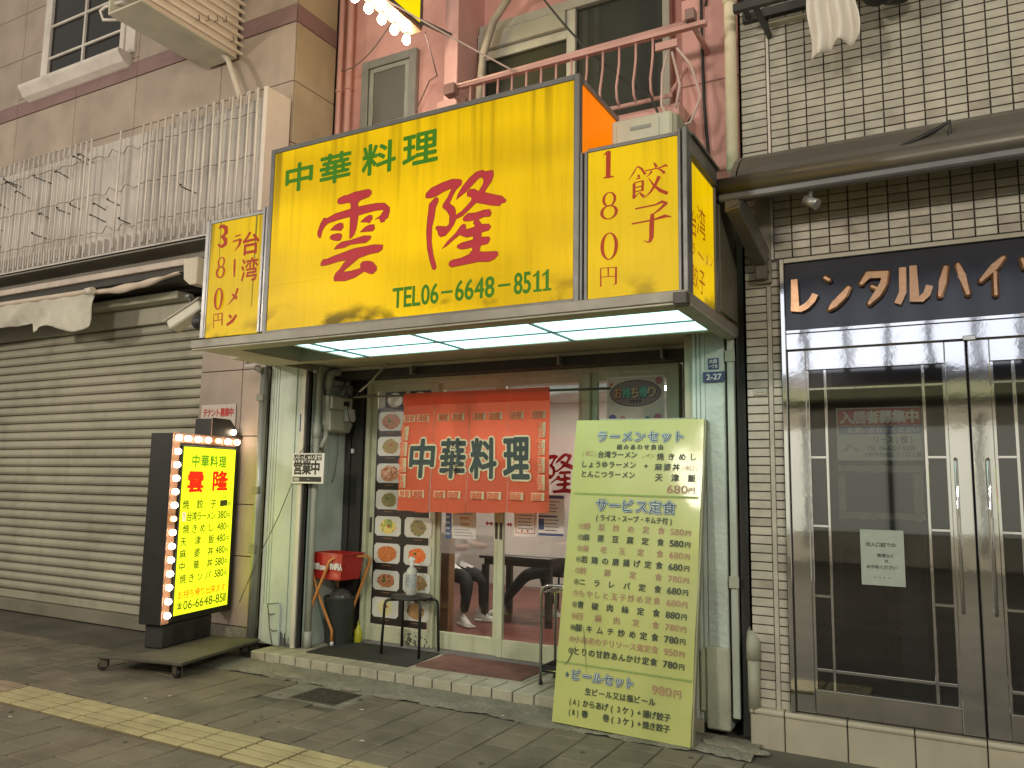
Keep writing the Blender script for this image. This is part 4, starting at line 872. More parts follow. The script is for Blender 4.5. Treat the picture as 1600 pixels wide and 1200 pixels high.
for n_, S_ in (('ONE', ST_ONE), ('KYO', ST_KYO), ('SHI', ST_SHI), ('YEN', ST_YEN)):
    flat('lettering', brush([[(a, b, w*1.75) for a, b, w in s] for s in trip(S_)]), sred2, RS, F, .001)
flat('lettering', ring(-1.530, 2.955, .040, .041, .016, .006)+ring(-1.530, 2.883, .051, .040, .019, .006)+ring(-1.528, 2.696, .050, .075, .020, .006), sred2, RS, F, .001)
Fs = side(-1.112)
text('lettering', '台', sred2, RS, Fs, 3.93, 4.02, 2.73, 2.87, 0, 'fit', nrm=.001); text('lettering', '湾', sred2, RS, Fs, 4.03, 4.20, 2.76, 2.93, 0, 'fit', nrm=.001)
text('lettering', 'ラ', sred2, RS, Fs, 3.93, 3.99, 2.63, 2.69, 0, 'fit', nrm=.001); flat('lettering', [[(4.04, 2.67), (4.15, 2.655), (4.15, 2.645), (4.04, 2.66)]], sred2, RS, Fs, .001)
text('lettering', 'メ', sred2, RS, Fs, 4.19, 4.25, 2.63, 2.71, 0, 'fit', nrm=.001); text('lettering', 'ン', sred2, RS, Fs, 4.29, 4.34, 2.65, 2.72, 0, 'fit', nrm=.001)
text('lettering', '餃', sred2, RS, Fs, 3.93, 4.04, 2.46, 2.58, 0, 'fit', nrm=.001); text('lettering', '子', sred2, RS, Fs, 4.06, 4.17, 2.45, 2.58, 0, 'fit', nrm=.001)
LS = thing('side_sign', 'narrow yellow backlit sign pricing Taiwan ramen at 380 yen', 'sign', (-4.33, 4.1, 2.41))
MB().box(-4.635, -4.60, 3.835, 3.87, 2.43, 3.29).box(-4.622, -4.588, 3.84, 3.87, 2.43, 3.285).box(-4.588, -4.076, 3.84, 3.87, 3.262, 3.285).box(-4.076, -4.055, 3.835, 3.89, 2.43, 3.31).box(-4.045, -4.025, 3.835, 3.89, 2.43, 3.31).box(-4.63, -4.03, 3.87, 4.4, 3.25, 3.265).box(-4.635, -4.615, 3.87, 4.4, 2.43, 3.25).build('frame', alu, LS, .003)
MB().box(-4.055, -4.045, 3.85, 3.88, 2.43, 3.3).build('gutter', dark, LS)
MB().box(-4.587, -4.077, 3.846, 3.856, 2.432, 3.261).build('sign_panel', lit_acrylic('yellow_acrylic_left', (.86, .54, 0), .70, .85, .1, 3.26, 2.42), LS)
for S_ in (ST_THREE, ST_RA, ST_BOU, ST_ME, ST_NN, ST_YEN2):
    flat('lettering', brush([[(a, b, max(w*3.0, .005)) for a, b, w in s] for s in trip(S_)]), sred2, LS, F, .001)
flat('lettering', ring(-4.466, 2.966, .037, .040, .016, .009)+ring(-4.466, 2.893, .047, .044, .020, .010)+ring(-4.466, 2.700, .046, .080, .024, .010), sred2, LS, F, .001)
text('lettering', '台', sred2, LS, F, -4.262, -4.108, 2.99, 3.15, .004, 'fit', nrm=.001); text('lettering', '湾', sred2, LS, F, -4.265, -4.105, 2.80, 2.965, .0025, 'fit', nrm=.001)
dr = M('grime_run', (.12, .11, .01), .7, emis=(.14, .12, 0), es=.5)
flat('grime_run', [[(-4.497, 3.26), (-4.487, 3.26), (-4.489, 2.9), (-4.494, 2.9)], [(-4.150, 3.26), (-4.132, 3.26), (-4.142, 2.62), (-4.150, 2.62)]], dr, LS, F, .0004)

CN = thing('sign_canopy', 'grey canopy tray under the yellow signs with lit soffit panels', 'canopy', (-2.9, 4.3, 2.36))
MB().box(-4.67, -1.10, 3.795, 3.83, 2.352, 2.411).box(-4.67, -4.645, 3.83, 5.09, 2.352, 2.40).box(-1.135, -1.10, 3.83, 4.89, 2.352, 2.411).build('fascia', M('canopy_grey', (.25, .24, .20), .5, .3, .1, 4, .1, 60, .35), CN, .004)
MB().box(-1.165, -1.095, 3.77, 3.83, 2.335, 2.395).build('corner_block', dark, CN, .004)
MB().box(-1.18, -1.092, 3.84, 4.80, 2.332, 2.350).box(-4.665, -1.10, 3.80, 3.845, 2.338, 2.351).build('edge_trim', M('edge_trim', (.33, .32, .24), .5, .2), CN, .003)
SFT = MB().box(-4.64, -1.14, 3.845, 3.965, 2.345, 2.36).box(-4.64, -4.36, 3.965, 4.57, 2.345, 2.36).box(-4.64, -1.14, 4.57, 4.62, 2.345, 2.36).box(-1.20, -1.14, 3.965, 4.57, 2.345, 2.36).box(-3.875, -3.862, 3.965, 4.57, 2.345, 2.50)
SFT.build('soffit_board', soff, CN, .002)
MB().box(-4.64, -1.14, 4.62, 4.635, 2.345, 2.44).box(-4.64, -1.14, 4.635, 5.0, 2.405, 2.42).build('soffit_step', soff, CN)
MB().box(-4.36, -3.875, 3.965, 4.57, 2.49, 2.50).box(-4.372, -4.36, 3.965, 4.57, 2.36, 2.49).box(-4.36, -3.875, 3.955, 3.965, 2.36, 2.49).box(-4.36, -3.875, 4.57, 4.58, 2.36, 2.49).build('open_tray', M('tray_green', (.45, .55, .47), .6, 0, .06, 3), CN)
soffit_glow = glow('soffit_lamp_panel', (.46, .88, .82), 2.1)
for x0, x1 in ((-3.858, -3.715), (-3.700, -2.893), (-2.878, -2.072), (-2.057, -1.205)):
    for y0, y1 in ((3.968, 4.262), (4.276, 4.566)):
        MB().box(x0+.004, x1-.004, y0, y1, 2.352, 2.36).build('light_panel', soffit_glow, CN)
gb = MB()
for x in (-3.708, -2.885, -2.064): gb.box(x-.007, x+.007, 3.966, 4.568, 2.343, 2.358)
gb.box(-3.86, -1.20, 4.263, 4.275, 2.344, 2.357)
gb.pieces('panel_bar', alu_d, CN)
MB().cyl((-4.60, 5.0, 2.36), (-4.60, 5.0, 2.33), .02, seg=8).build('screw', alu, CN)

# bulb sign projecting high in the middle
BG = thing('bulb_sign', 'projecting yellow sign with a row of bare glowing bulbs under its bronze tray', 'sign', (-3.62, 4.5, 5.0))
MB().box(-3.70, -3.55, 3.4, 4.90, 5.02, 5.035).box(-3.70, -3.692, 3.4, 4.90, 5.035, 5.11).box(-3.558, -3.55, 3.4, 4.90, 5.035, 5.06).box(-3.70, -3.55, 4.89, 4.90, 5.035, 6.2).build('tray', M('copper_tray', (.50, .30, .18), .4, .4, .1, 6), BG, .003)
MB().box(-3.556, -3.548, 3.4, 4.86, 5.07, 6.2).build('sign_panel', lit_acrylic('yellow_acrylic_bulb', (.9, .66, 0), .95, .1, .1, 6.2, 5.0), BG)
MB().box(-3.557, -3.543, 4.86, 4.895, 5.05, 6.2).box(-3.557, -3.543, 3.4, 4.86, 5.05, 5.07).build('frame', alu_d, BG)
bulb_hot = glow('bulb_hot', (1, .80, .56), 55)
me = MB().lathe([(0, -.040), (.020, -.034), (.031, -.018), (.033, 0), (.028, .018), (.017, .035), (.013, .045)], seg=14).mesh('bulb', bulb_hot)
sk = MB().cyl((0, 0, .04), (0, 0, .065), .017, seg=10).mesh('socket', M('socket', (.2, .15, .1), .5))
for k in range(7):
    o = put('bulb', me, BG); o.location = (-3.675, 4.862-.160*k, 4.965); o = put('socket', sk, BG); o.location = (-3.675, 4.862-.160*k, 4.965)
MB().tube([(-3.55, 4.9, 5.1), (-3.55, 5.3, 5.2), (-3.55, 5.72, 5.2)], .02, 8).build('wall_arm', alu_d, BG)

# ------------------------------------------------------------------ standing sign on wheels
ST = local_thing('menu_light_sign', 'black wheeled sign with yellow lit menu panel and an arrow of bulbs', 'sign', (-5.42, 4.365, 0), (0, 0, radians(11.5)))
ST.scale = (1.015, 1.0, 1.015)
bk = M('sign_black', (.022, .022, .020), .5, .2, .2, 5, .05)
MB().box(-.205, -.002, -.092, .785, .305, 1.772).build('casing', bk, ST, .006)
MB().box(-.185, -.02, -.04, .56, .121, .304).build('pedestal', M('pedestal_black', (.03, .03, .028), .55, .1, .2, 6, .1), ST, .012)
v_ = MB()
for y0 in (.08, .34):
    for k in range(7): v_.box(-.0205, -.016, y0, y0+.14, .145+k*.020, .152+k*.020)
v_.pieces('vent', black, ST)
MB().box(-.36, .43, -.36, .60, .098, .121).build('trolley_deck', M('deck_dark', (.10, .095, .065), .75, .1, .25, 4, .3, 40, .5, (.04, .035, .025)), ST, .004)
cas = MB().cyl((0, -.014, .036), (0, .014, .036), .036, seg=16).mesh('wheel', black); brk = MB().box(-.02, .035, -.026, -.018, .030, .092).box(-.02, .035, .018, .026, .030, .092).box(-.03, .045, -.032, .032, .088, .098).mesh('caster_fork', M('caster_fork', (.12, .11, .08), .5, .6))
for x, y, a in ((-.31, -.30, .5), (.35, -.305, -.4), (.33, .53, .3), (-.31, .53, .1)):
    o = put('wheel', cas, ST); o.location = (x, y, 0); o.rotation_euler = (0, 0, a); o = put('caster_fork', brk, ST); o.location = (x, y, 0); o.rotation_euler = (0, 0, a)
MB().box(-.002, .012, .022, .712, .348, 1.684).build('panel_frame', black, ST, .003)
fluo = lit_acrylic('lime_yellow_panel', (.60, .70, .012), 1.75, .15, .07, 1.67, .36)
MB().box(.0125, .016, .035, .700, .360, 1.672).build('sign_panel', fluo, ST)
MB().prism([(-.088, .310), (-.004, .310), (-.004, 1.700), (.712, 1.700), (.800, 1.765), (.610, 1.925), (.375, 1.925), (.375, 1.776), (-.088, 1.776)], 'x', -.0015, .004).build('arrow_plate', M('arrow_copper', (.36, .20, .13), .45, .3, .1, 6), ST)
MB().prism([(.375, 1.776), (.375, 1.93), (.612, 1.93), (.802, 1.772)], 'x', .0042, .010).build('arrow_top', bk, ST, .002)
MB().prism([(.378, 1.774), (.378, 1.922), (.608, 1.922), (.790, 1.765)], 'x', -.17, -.002).build('arrow_body', bk, ST, .004)
b_hot = glow('bulb_white', (1, .78, .56), 16); b_warm = glow('bulb_warm', (1, .55, .22), 6)
bm1 = MB().sphere((0, 0, 0), .0235, 14, 9).mesh('bulb', b_hot); bm2 = MB().sphere((0, 0, 0), .021, 14, 9).mesh('bulb', b_warm)
ring_m = MB().cyl((-.018, 0, 0), (-.008, 0, 0), .030, seg=14).mesh('bulb_ring', M('bulb_ring', (.4, .25, .17), .4, .4))
BP = [(-.046, 1.737)]+[(y, 1.737) for y in (.062, .185, .312, .440, .570, .700)]+[(.640, 1.822)]+[(-.046, 1.630-.1045*k) for k in range(13)]
for i, (y, z) in enumerate(BP):
    o = put('bulb', bm2 if i in (4, 13) else bm1, ST); o.location = (.028, y, z); o = put('bulb_ring', ring_m, ST); o.location = (.018, y, z)
FS = lambda u, v, d: (.016+d, u, v)
lg = M('lit_green', (.10, .25, .01), .5, emis=(.12, .30, 0), es=.7); lr = M('lit_red', (.6, .02, .01), .5, emis=(.8, .015, 0), es=.75); lk = M('lit_black', (.10, .10, .01), .5, emis=(.10, .11, .0), es=.55); lo_ = M('lit_orange', (.65, .15, .01), .5, emis=(.75, .22, 0), es=.8)
text('lettering', '中華料理', lg, ST, FS, .125, .585, 1.512, 1.612, .003, nrm=.0008)
text('lettering', '雲', lr, ST, FS, .100, .290, 1.312, 1.472, .0065, 'fit', nrm=.0008); text('lettering', '隆', lr, ST, FS, .415, .610, 1.325, 1.484, .0065, 'fit', nrm=.0008)
items = [('焼餃子', '円'), ('台湾ラーメン', '380円'), ('焼きめし', '480円'), ('天津飯', '480円'), ('麻婆丼', '480円'), ('中華丼', '580円'), ('焼きソバ', '580円')]
for k, (a, p) in enumerate(items):
    zc = 1.212-.0970*k
    y0 = .115 if k == 1 else .062
    n_ = len(a); 
    if n_ == 3:
        for q, ch in enumerate(a): text('lettering', ch, lk, ST, FS, .055+.170*q, .135+.170*q, zc-.036, zc+.038, .0013, nrm=.0008)
    else: text('lettering', a, lk, ST, FS, y0, .475, zc-.036, zc+.038, .0013, nrm=.0008, sx=.85 if n_ > 5 else None)
    if k: text('lettering', p[:3], lk, ST, FS, .505, .620, zc-.026, zc+.036, .0016, 'fit', nrm=.0008)
    text('lettering', '円', lk, ST, FS, .630, .668, zc-.028, zc+.014, .001, 'fit', nrm=.0008)
flat('price_patch', [[(.525, 1.188), (.622, 1.195), (.622, 1.245), (.525, 1.240)]], M('price_patch', (.16, .17, .04), .6), ST, FS, .001)
text('lettering', '200', lk, ST, FS, .530, .600, 1.256, 1.282, 0, 'fit', nrm=.0008)
flat('hot_mark', [[(.062, 1.085), (.100, 1.085), (.100, 1.155), (.062, 1.155)]], M('hot_mark', (.8, .75, .5), .5, emis=(.9, .8, .5), es=.8), ST, FS, .001)
text('lettering', '辛', lr, ST, FS, .066, .096, 1.122, 1.152, 0, 'fit', nrm=.0015); text('lettering', '口', lr, ST, FS, .068, .094, 1.090, 1.116, 0, 'fit', nrm=.0015)
text('lettering', 'お持ち帰り出来ます', lo_, ST, FS, .065, .665, .478, .545, .0015, nrm=.0008)
text('lettering', '☎', lk, ST, FS, .062, .125, .405, .455, .001, 'fit', nrm=.0008); text('lettering', '06-6648-8511', lk, ST, FS, .140, .672, .392, .462, .001, 'fit', nrm=.0008)

# ------------------------------------------------------------------ small notices on the pillars
def plate(name, label, cat, x0, x1, z0, z1, y, mat, th=.006, parent=None):
    t = thing(name, label, cat, ((x0+x1)/2, y, z0)); MB().box(x0, x1, y, y+th, z0, z1).build('panel', mat, t, .0015); return t, front(y)
t, F = plate('tenant_notice', 'white tenant wanted notice on the beige pilaster behind the lit menu sign', 'notice', -6.115, -5.665, 1.80, 2.120, 5.138, M('notice_paper', (.62, .55, .48), .6))
text('lettering', 'テナント募集中', M('notice_red', (.50, .05, .04), .6), t, F, -6.09, -5.69, 2.005, 2.085, .003, nrm=.001)
flat('red_rule', [[(-6.02, 1.955), (-5.78, 1.955), (-5.78, 1.965), (-6.02, 1.965)]], M('notice_red', 0), t, F, .001)
text('lettering', 'ニ心設計', ink, t, F, -6.085, -5.83, 1.885, 1.935, .001, nrm=.001)
flat('blue_band', [[(-6.11, 1.81), (-5.67, 1.81), (-5.67, 1.868), (-6.11, 1.868)]], M('notice_blue', (.02, .03, .09), .6), t, F, .001); text('lettering', 'TEL', paper, t, F, -6.08, -5.96, 1.82, 1.858, .001, 'fit', nrm=.002)
t, F = plate('security_sticker', 'small SECOM security sticker high on the beige pilaster', 'sticker', -5.585, -5.395, 2.45, 2.575, 5.142, M('sticker_grey', (.50, .47, .42), .5))
flat('red_rule', [[(-5.575, 2.545), (-5.45, 2.545), (-5.45, 2.568), (-5.575, 2.568)]], M('notice_red', 0), t, F, .001)
text('lettering', 'SECOM', ink, t, F, -5.575, -5.405, 2.482, 2.535, .002, 'fit', nrm=.001)
t, F = plate('open_sign', 'white open for business sign hung at the left pillar beside the entrance', 'sign', -4.868, -4.520, 1.415, 1.665, 5.055, white, .012)
flat('black_band', [[(-4.855, 1.605), (-4.545, 1.605), (-4.545, 1.655), (-4.855, 1.655)], [(-4.855, 1.428), (-4.540, 1.428), (-4.540, 1.470), (-4.855, 1.470)]], ink, t, F, .001)
text('lettering', 'いらっしゃいませ', paper, t, F, -4.85, -4.55, 1.608, 1.652, .0015, nrm=.002)
text('lettering', '営業中', ink, t, F, -4.85, -4.56, 1.485, 1.600, .004, nrm=.001)
flat('grey_mark', [[(-4.845, 1.436), (-4.78, 1.436), (-4.78, 1.462), (-4.845, 1.462)], [(-4.69, 1.446), (-4.67, 1.446), (-4.67, 1.451), (-4.69, 1.451)]], M('mark_grey', (.4, .4, .36), .6), t, F, .002)
MB().tube([(-4.80, 5.06, 1.665), (-4.72, 5.09, 1.76), (-4.64, 5.06, 1.665)], .003, 5).build('hanging_wire', black, t)
bl = M('plate_blue', (.035, .05, .13), .35)
t, F = plate('ward_plate', 'small dark blue ward name plate on the textured pillar, above the number plate', 'plate', -1.293, -1.226, 2.163, 2.232, 4.892, bl)
text('lettering', '大国', paper, t, F, -1.285, -1.234, 2.200, 2.224, .0006, nrm=.001); text('lettering', '一丁目', paper, t, F, -1.287, -1.232, 2.170, 2.192, .0005, nrm=.001)
t, F = plate('number_plate', 'dark blue address plate reading 2-27 on the textured pillar', 'plate', -1.322, -1.188, 2.083, 2.147, 4.884, bl)
text('lettering', '2-27', paper, t, F, -1.300, -1.207, 2.098, 2.132, .0012, 'fit', nrm=.001)

# ------------------------------------------------------------------ gas meter and pipes on the recess wall
G = thing('gas_meter', 'pale gas meter with pipes and dangling leads on the left recess wall', 'gas meter', (-4.7, 5.4, 1.84))
gm = M('meter_body', (.46, .47, .38), .5, 0, .06, 5, .1, 60, .2)
MB().prism([(5.235, 1.93), (5.225, 2.17), (5.50, 2.17), (5.56, 2.08), (5.57, 1.93), (5.53, 1.86), (5.27, 1.86)], 'x', -4.765, -4.655).build('body', gm, G, .012)
MB().box(-4.655, -4.63, 5.25, 5.52, 2.055, 2.165).box(-4.655, -4.635, 5.24, 5.42, 1.87, 2.04).build('cover', M('meter_cover', (.50, .50, .40), .45), G, .008)
MB().box(-4.630, -4.624, 5.40, 5.47, 2.09, 2.13).build('counter_window', black, G); MB().box(-4.655, -4.625, 5.43, 5.56, 1.96, 2.07).build('label_box', white, G, .004)
MB().cyl((-4.72, 5.29, 2.17), (-4.72, 5.29, 2.24), .022, seg=10).cyl((-4.72, 5.47, 2.17), (-4.72, 5.47, 2.22), .022, seg=10).tube([(-4.72, 5.29, 2.22), (-4.72, 5.29, 2.30), (-4.72, 5.30, 2.36), (-4.72, 5.38, 2.39), (-4.72, 5.48, 2.39)], .034, 10).tube([(-4.72, 5.47, 2.22), (-4.74, 5.55, 2.25), (-4.74, 5.58, 2.42)], .026, 10).cyl((-4.735, 5.58, 2.20), (-4.735, 5.58, 2.29), .04, seg=12).build('pipe', pvc, G)
lead = MB()
lead.tube([(-4.66, 5.46, 2.24), (-4.63, 5.52, 2.15), (-4.62, 5.56, 2.0), (-4.62, 5.54, 1.93), (-4.62, 5.48, 1.96), (-4.62, 5.44, 2.05), (-4.64, 5.49, 2.2)], .004, 5).tube([(-4.66, 5.5, 2.25), (-4.62, 5.58, 2.1), (-4.63, 5.585, 1.9), (-4.66, 5.585, 1.74)], .0035, 5)
lead.tube([(-4.70, 5.42, 1.86), (-4.70, 5.43, 1.7), (-4.68, 5.38, 1.5), (-4.64, 5.3, 1.42)], .004, 5).tube([(-4.72, 5.3, 2.25), (-4.66, 5.42, 2.27), (-4.55, 5.5, 2.22), (-4.45, 5.35, 2.16), (-4.2, 5.30, 2.165)], .005, 5)
lead.pieces('lead', M('lead_dark', (.08, .08, .06), .6), G)
MB().box(-4.675, -4.655, 5.57, 5.60, 1.685, 1.725).build('plug', white, G, .003)
P = thing('drain_pipe', 'grey upright drain pipe in the left corner of the entrance recess', 'pipe', (-4.75, 5.19, .07))
MB().cyl((-4.735, 5.19, .07), (-4.735, 5.19, 2.42), .028, seg=14).build('pipe', pvc, P)
MB().cyl((-4.735, 5.19, .07), (-4.735, 5.19, .20), .036, seg=14).cyl((-4.735, 5.19, 1.80), (-4.735, 5.19, 1.92), .034, seg=14).tube([(-4.71, 5.22, 1.72), (-4.69, 5.25, 1.80), (-4.70, 5.27, 1.86)], .022, 8).tube([(-4.70, 5.26, 1.70), (-4.69, 5.27, 1.82)], .014, 8).pieces('joint', pvc, P)

# ------------------------------------------------------------------ noren curtain
def thin_cloth(name, col, k):
    mt = M(name, col, .8, 0, .07, 2.5, .12, 150); nt = mt.node_tree; N = nt.nodes; L = nt.links; b = N['Principled BSDF']; out = [n for n in N if n.type == 'OUTPUT_MATERIAL'][0]
    tr = N.new('ShaderNodeBsdfTranslucent'); tr.inputs[0].default_value = (*col, 1); mx = N.new('ShaderNodeMixShader'); mx.inputs[0].default_value = k
    L.new(b.outputs[0], mx.inputs[1]); L.new(tr.outputs[0], mx.inputs[2]); L.new(mx.outputs[0], out.inputs[0]); return mt
NR = thing('noren', 'red split shop curtain with dark outlined lettering hung before the doors', 'curtain', (-3.25, 5.3, 1.21))
red = thin_cloth('noren_red', (.95, .20, .105), .5)
def fold(x, z):
    t = max(0, 2.12-z)
    s = t/.9
    return 5.30-.010*sin(x*19+z*2)*s-.012*sin(x*7.3+1)*s-.006*sin(z*9+x*5)-.012*s*max(0, -3.6-x)/.3+.004*sin(x*44)*(1-min(1, s*3))
edges = [-3.905, -3.601, -3.272, -2.936, -2.582]
def flare(x, z):   # left side hangs outward
    t = max(0, (2.15-z)/.94); return x-.045*t*max(0, min(1, (-2.9-x)/1.0))
for k in range(4):
    a, b_ = edges[k]+(.001 if k else 0), edges[k+1]-(.0015 if k < 3 else 0)
    def fp(u, v, a=a, b_=b_, k=k):
        z = 2.152+.004*sin(u*5+k)-v*(.935+.012*sin((a+(b_-a)*u)*3)); x = a+(b_-a)*u
        if z < 1.95: x += (.006 if k in (0,) else 0)*0-.010*(k == 0)*u*(1.95-z)+.008*(k == 1)*(1-u)*(1.95-z)*0
        return (flare(x, z), fold(x, z)+.002*k, z)
    MB().grid(fp, 16, 30).build('cloth_panel', red, NR)
MB().grid(lambda u, v: (flare(edges[0]+u*(edges[4]-edges[0]), 2.13), fold(edges[0]+u*(edges[4]-edges[0]), 2.15)-.004-.012*sin(pi*v), 2.158-.10*v), 60, 6).build('rod_sleeve', red, NR)
MB().tube([(-4.44, 5.305, 2.150), (-3.3, 5.31, 2.140), (-2.10, 5.30, 2.125)], .009, 8).build('rod', M('rod_dark', (.10, .08, .05), .5, .2), NR)
MB().tube([(-2.1, 5.30, 2.125), (-2.25, 5.42, 2.14), (-2.28, 5.5, 2.20)], .003, 4).tube([(-4.44, 5.305, 2.15), (-4.62, 5.34, 2.17), (-4.70, 5.45, 2.26)], .004, 4).build('rod_wire', black, NR)
FN = lambda u, v, d: (flare(u, v), fold(u, v)-.0035-d, v)
n_c = M('noren_cream', (.74, .66, .42), .8, 0, .05); n_k = M('noren_dark', (.055, .075, .07), .8, 0, .1)
for ch, xc in (('中', -3.690), ('華', -3.405), ('料', -3.135), ('理', -2.850)):
    text('letter_edge', ch, n_c, NR, FN, xc-.108, xc+.108, 1.480, 1.780, .0225, 'fit', nrm=.0015)
    text('lettering', ch, n_k, NR, FN, xc-.108, xc+.108, 1.480, 1.780, .0085, 'fit', nrm=.0065)
def key(x0, z0, s):
    q = [[(x0, z0), (x0+s, z0), (x0+s, z0+s), (x0, z0+s)]]; return q
def spiral(x0, z0, s, w, flip):
    P = [(.12, .12), (.88, .12), (.88, .88), (.30, .88), (.30, .34), (.66, .34), (.66, .64), (.48, .64)]
    if flip: P = [(1-a, 1-b) for a, b in P]
    o = []
    for (a, b), (c, d) in zip(P, P[1:]):
        a, c = sorted((a, c)); b, d = sorted((b, d)); o.append([(x0+a*s-w, z0+b*s-w), (x0+c*s+w, z0+b*s-w), (x0+c*s+w, z0+d*s+w), (x0+a*s-w, z0+d*s+w)])
    return o
cre, lin = [], []
def kblock(x0, z0, s=.056, vert=False):
    if vert: cre.append([(x0, z0), (x0+s, z0), (x0+s, z0+2*s), (x0, z0+2*s)]); S2 = ((x0, z0), (x0, z0+s))
    else: cre.append([(x0, z0), (x0+2*s, z0), (x0+2*s, z0+s), (x0, z0+s)]); S2 = ((x0, z0), (x0+s, z0))
    for i, (a, b) in enumerate(S2): lin.extend(spiral(a+.002, b+.002, s-.004, .0040, i))
for k in range(4):
    a, b_ = edges[k], edges[k+1]; w_ = b_-a; c = (a+b_)/2
    for z0 in (1.925, 1.318):
        if k == 0: xs = (a+.008, a+.142)
        elif k == 3: xs = (c-.15, c+.01+.022)
        else: xs = (c-.128, c+.012)
        for xx in xs: kblock(xx, z0)
for j in range(4):
    kblock(edges[0]+.010, 1.395+.128*j-.004, vert=True); kblock(edges[4]-.085, 1.395+.130*j-.002, vert=True)
flat('key_border', cre, n_c, NR, FN, .001); flat('key_lines', lin, M('key_line', (.66, .12, .05), .8), NR, FN, .0045)

# ------------------------------------------------------------------ food photo board on the left door
FBD = thing('photo_menu_board', 'black photo menu of dishes on the left door with white plates', 'menu board', (-4.1, 5.59, .24))
MB().box(-4.405, -3.838, 5.592, 5.602, .240, 2.075).build('board', M('menu_black', (.02, .017, .013), .4), FBD)
MB().box(-4.405, -3.838, 5.604, 5.612, 2.075, 2.225).build('back_sheet', M('back_sheet', (.45, .45, .38), .6), FBD)
def food_mat(i, a, b_, c):
    mt = bpy.data.materials.new('dish_%d' % i); mt.use_nodes = True; nt = mt.node_tree; N = nt.nodes; L = nt.links; bs = N['Principled BSDF']
    geo = N.new('ShaderNodeNewGeometry'); n = N.new('ShaderNodeTexNoise'); n.inputs['Scale'].default_value = (22, 46, 30, 60, 18, 38, 15, 75, 50, 20, 34, 28)[i % 12]; n.inputs['Detail'].default_value = 5; n.inputs['Distortion'].default_value = (1, 4, 2.5, 3)[i % 4]; L.new(geo.outputs['Position'], n.inputs['Vector'])
    r = N.new('ShaderNodeValToRGB'); r.color_ramp.elements[0].position = .34; r.color_ramp.elements[0].color = (*a, 1); r.color_ramp.elements[1].position = .62; r.color_ramp.elements[1].color = (*c, 1); e = r.color_ramp.elements.new(.48); e.color = (*b_, 1)
    L.new(n.outputs['Fac'], r.inputs[0]); L.new(r.outputs[0], bs.inputs['Base Color']); bs.inputs['Roughness'].default_value = .35; return mt
platew = M('plate_print', (.60, .61, .55), .4, 0, .04); capt = M('caption', (.22, .10, .05), .6)
dishes = [(tuple(min(.9, v*1.35) for v in a_), tuple(min(.9, v*1.5) for v in b2), tuple(min(.9, v*1.3) for v in c2)) for a_, b2, c2 in [((.15, .04, .01), (.35, .09, .03), (.10, .12, .03)), ((.30, .25, .12), (.12, .16, .04), (.40, .12, .06)), ((.12, .03, .015), (.30, .12, .05), (.55, .40, .28)), ((.05, .04, .02), (.22, .18, .07), (.10, .14, .05)),
          ((.55, .30, .05), (.50, .42, .12), (.12, .22, .04)), ((.48, .12, .02), (.30, .05, .01), (.55, .30, .10)), ((.22, .08, .03), (.38, .16, .07), (.07, .02, .01)), ((.45, .42, .20), (.52, .50, .28), (.36, .33, .12)),
          ((.07, .06, .03), (.25, .18, .09), (.10, .16, .04)), ((.42, .06, .015), (.52, .10, .02), (.60, .20, .06)), ((.30, .20, .09), (.14, .08, .03), (.45, .33, .16)), ((.20, .10, .04), (.38, .20, .10), (.09, .12, .04))]]
def dish(cx, cz, i, rx=.098, rz=.068):
    rx *= (1, .88, 1.04, .82, .9, 1.05, .95, .8, .84, .93, 1.1, .88)[i % 12]; rz *= (1, .95, 1, .9, .93, 1, .85, .96, 1, .9, .97, 1)[i % 12]
    F = front(5.592)
    w_, h_ = .138, .083; s = .0052; P = []
    for sx, sz in ((1, 1), (-1, 1), (-1, -1), (1, -1)):   # stepped corners
        c = [(w_, h_-4*s), (w_-s, h_-4*s), (w_-s, h_-3*s), (w_-2*s, h_-3*s), (w_-2*s, h_-2*s), (w_-3*s, h_-2*s), (w_-3*s, h_-s), (w_-4*s, h_-s), (w_-4*s, h_)]
        if (sx*sz) < 0: c = c[::-1]
        P += [(cx+sx*a, cz+sz*b) for a, b in c]
    flat('plate_photo', [P], platew, FBD, F, .001)
    n = 26; Q = [(cx+rx*cos(2*pi*k/n)*random.uniform(.9, 1.07), cz-.003+rz*sin(2*pi*k/n)*random.uniform(.9, 1.08)) for k in range(n)]
    flat('dish_photo', [Q], food_mat(i, *dishes[i % 12]), FBD, F, .002)
    if i % 3 != 2: flat('garnish', [[(cx+(-.02+.03*(i % 3))+.020*cos(t)*random.uniform(.6, 1.3), cz+.012*(i % 2)+.014*sin(t)*random.uniform(.6, 1.3)) for t in (2*pi*k/9 for k in range(9))]], M('garnish_%d' % (i % 3), ((.07, .16, .03), (.4, .1, .04), (.5, .4, .2))[i % 3], .4), FBD, F, .003)
    flat('caption', [[(cx-.045, cz-.106), (cx+.045, cz-.106), (cx+.045, cz-.099), (cx-.045, cz-.099)]], capt, FBD, F, .001)
zr = [1.962, 1.744, 1.512, 1.286, 1.061, .833, .607, .382]
for r, z in enumerate(zr):
    dish(-4.253, z, r); dish(-3.950+.012, z, (8, 9, 10, 11)[r % 4] if r >= 4 else 8+r)
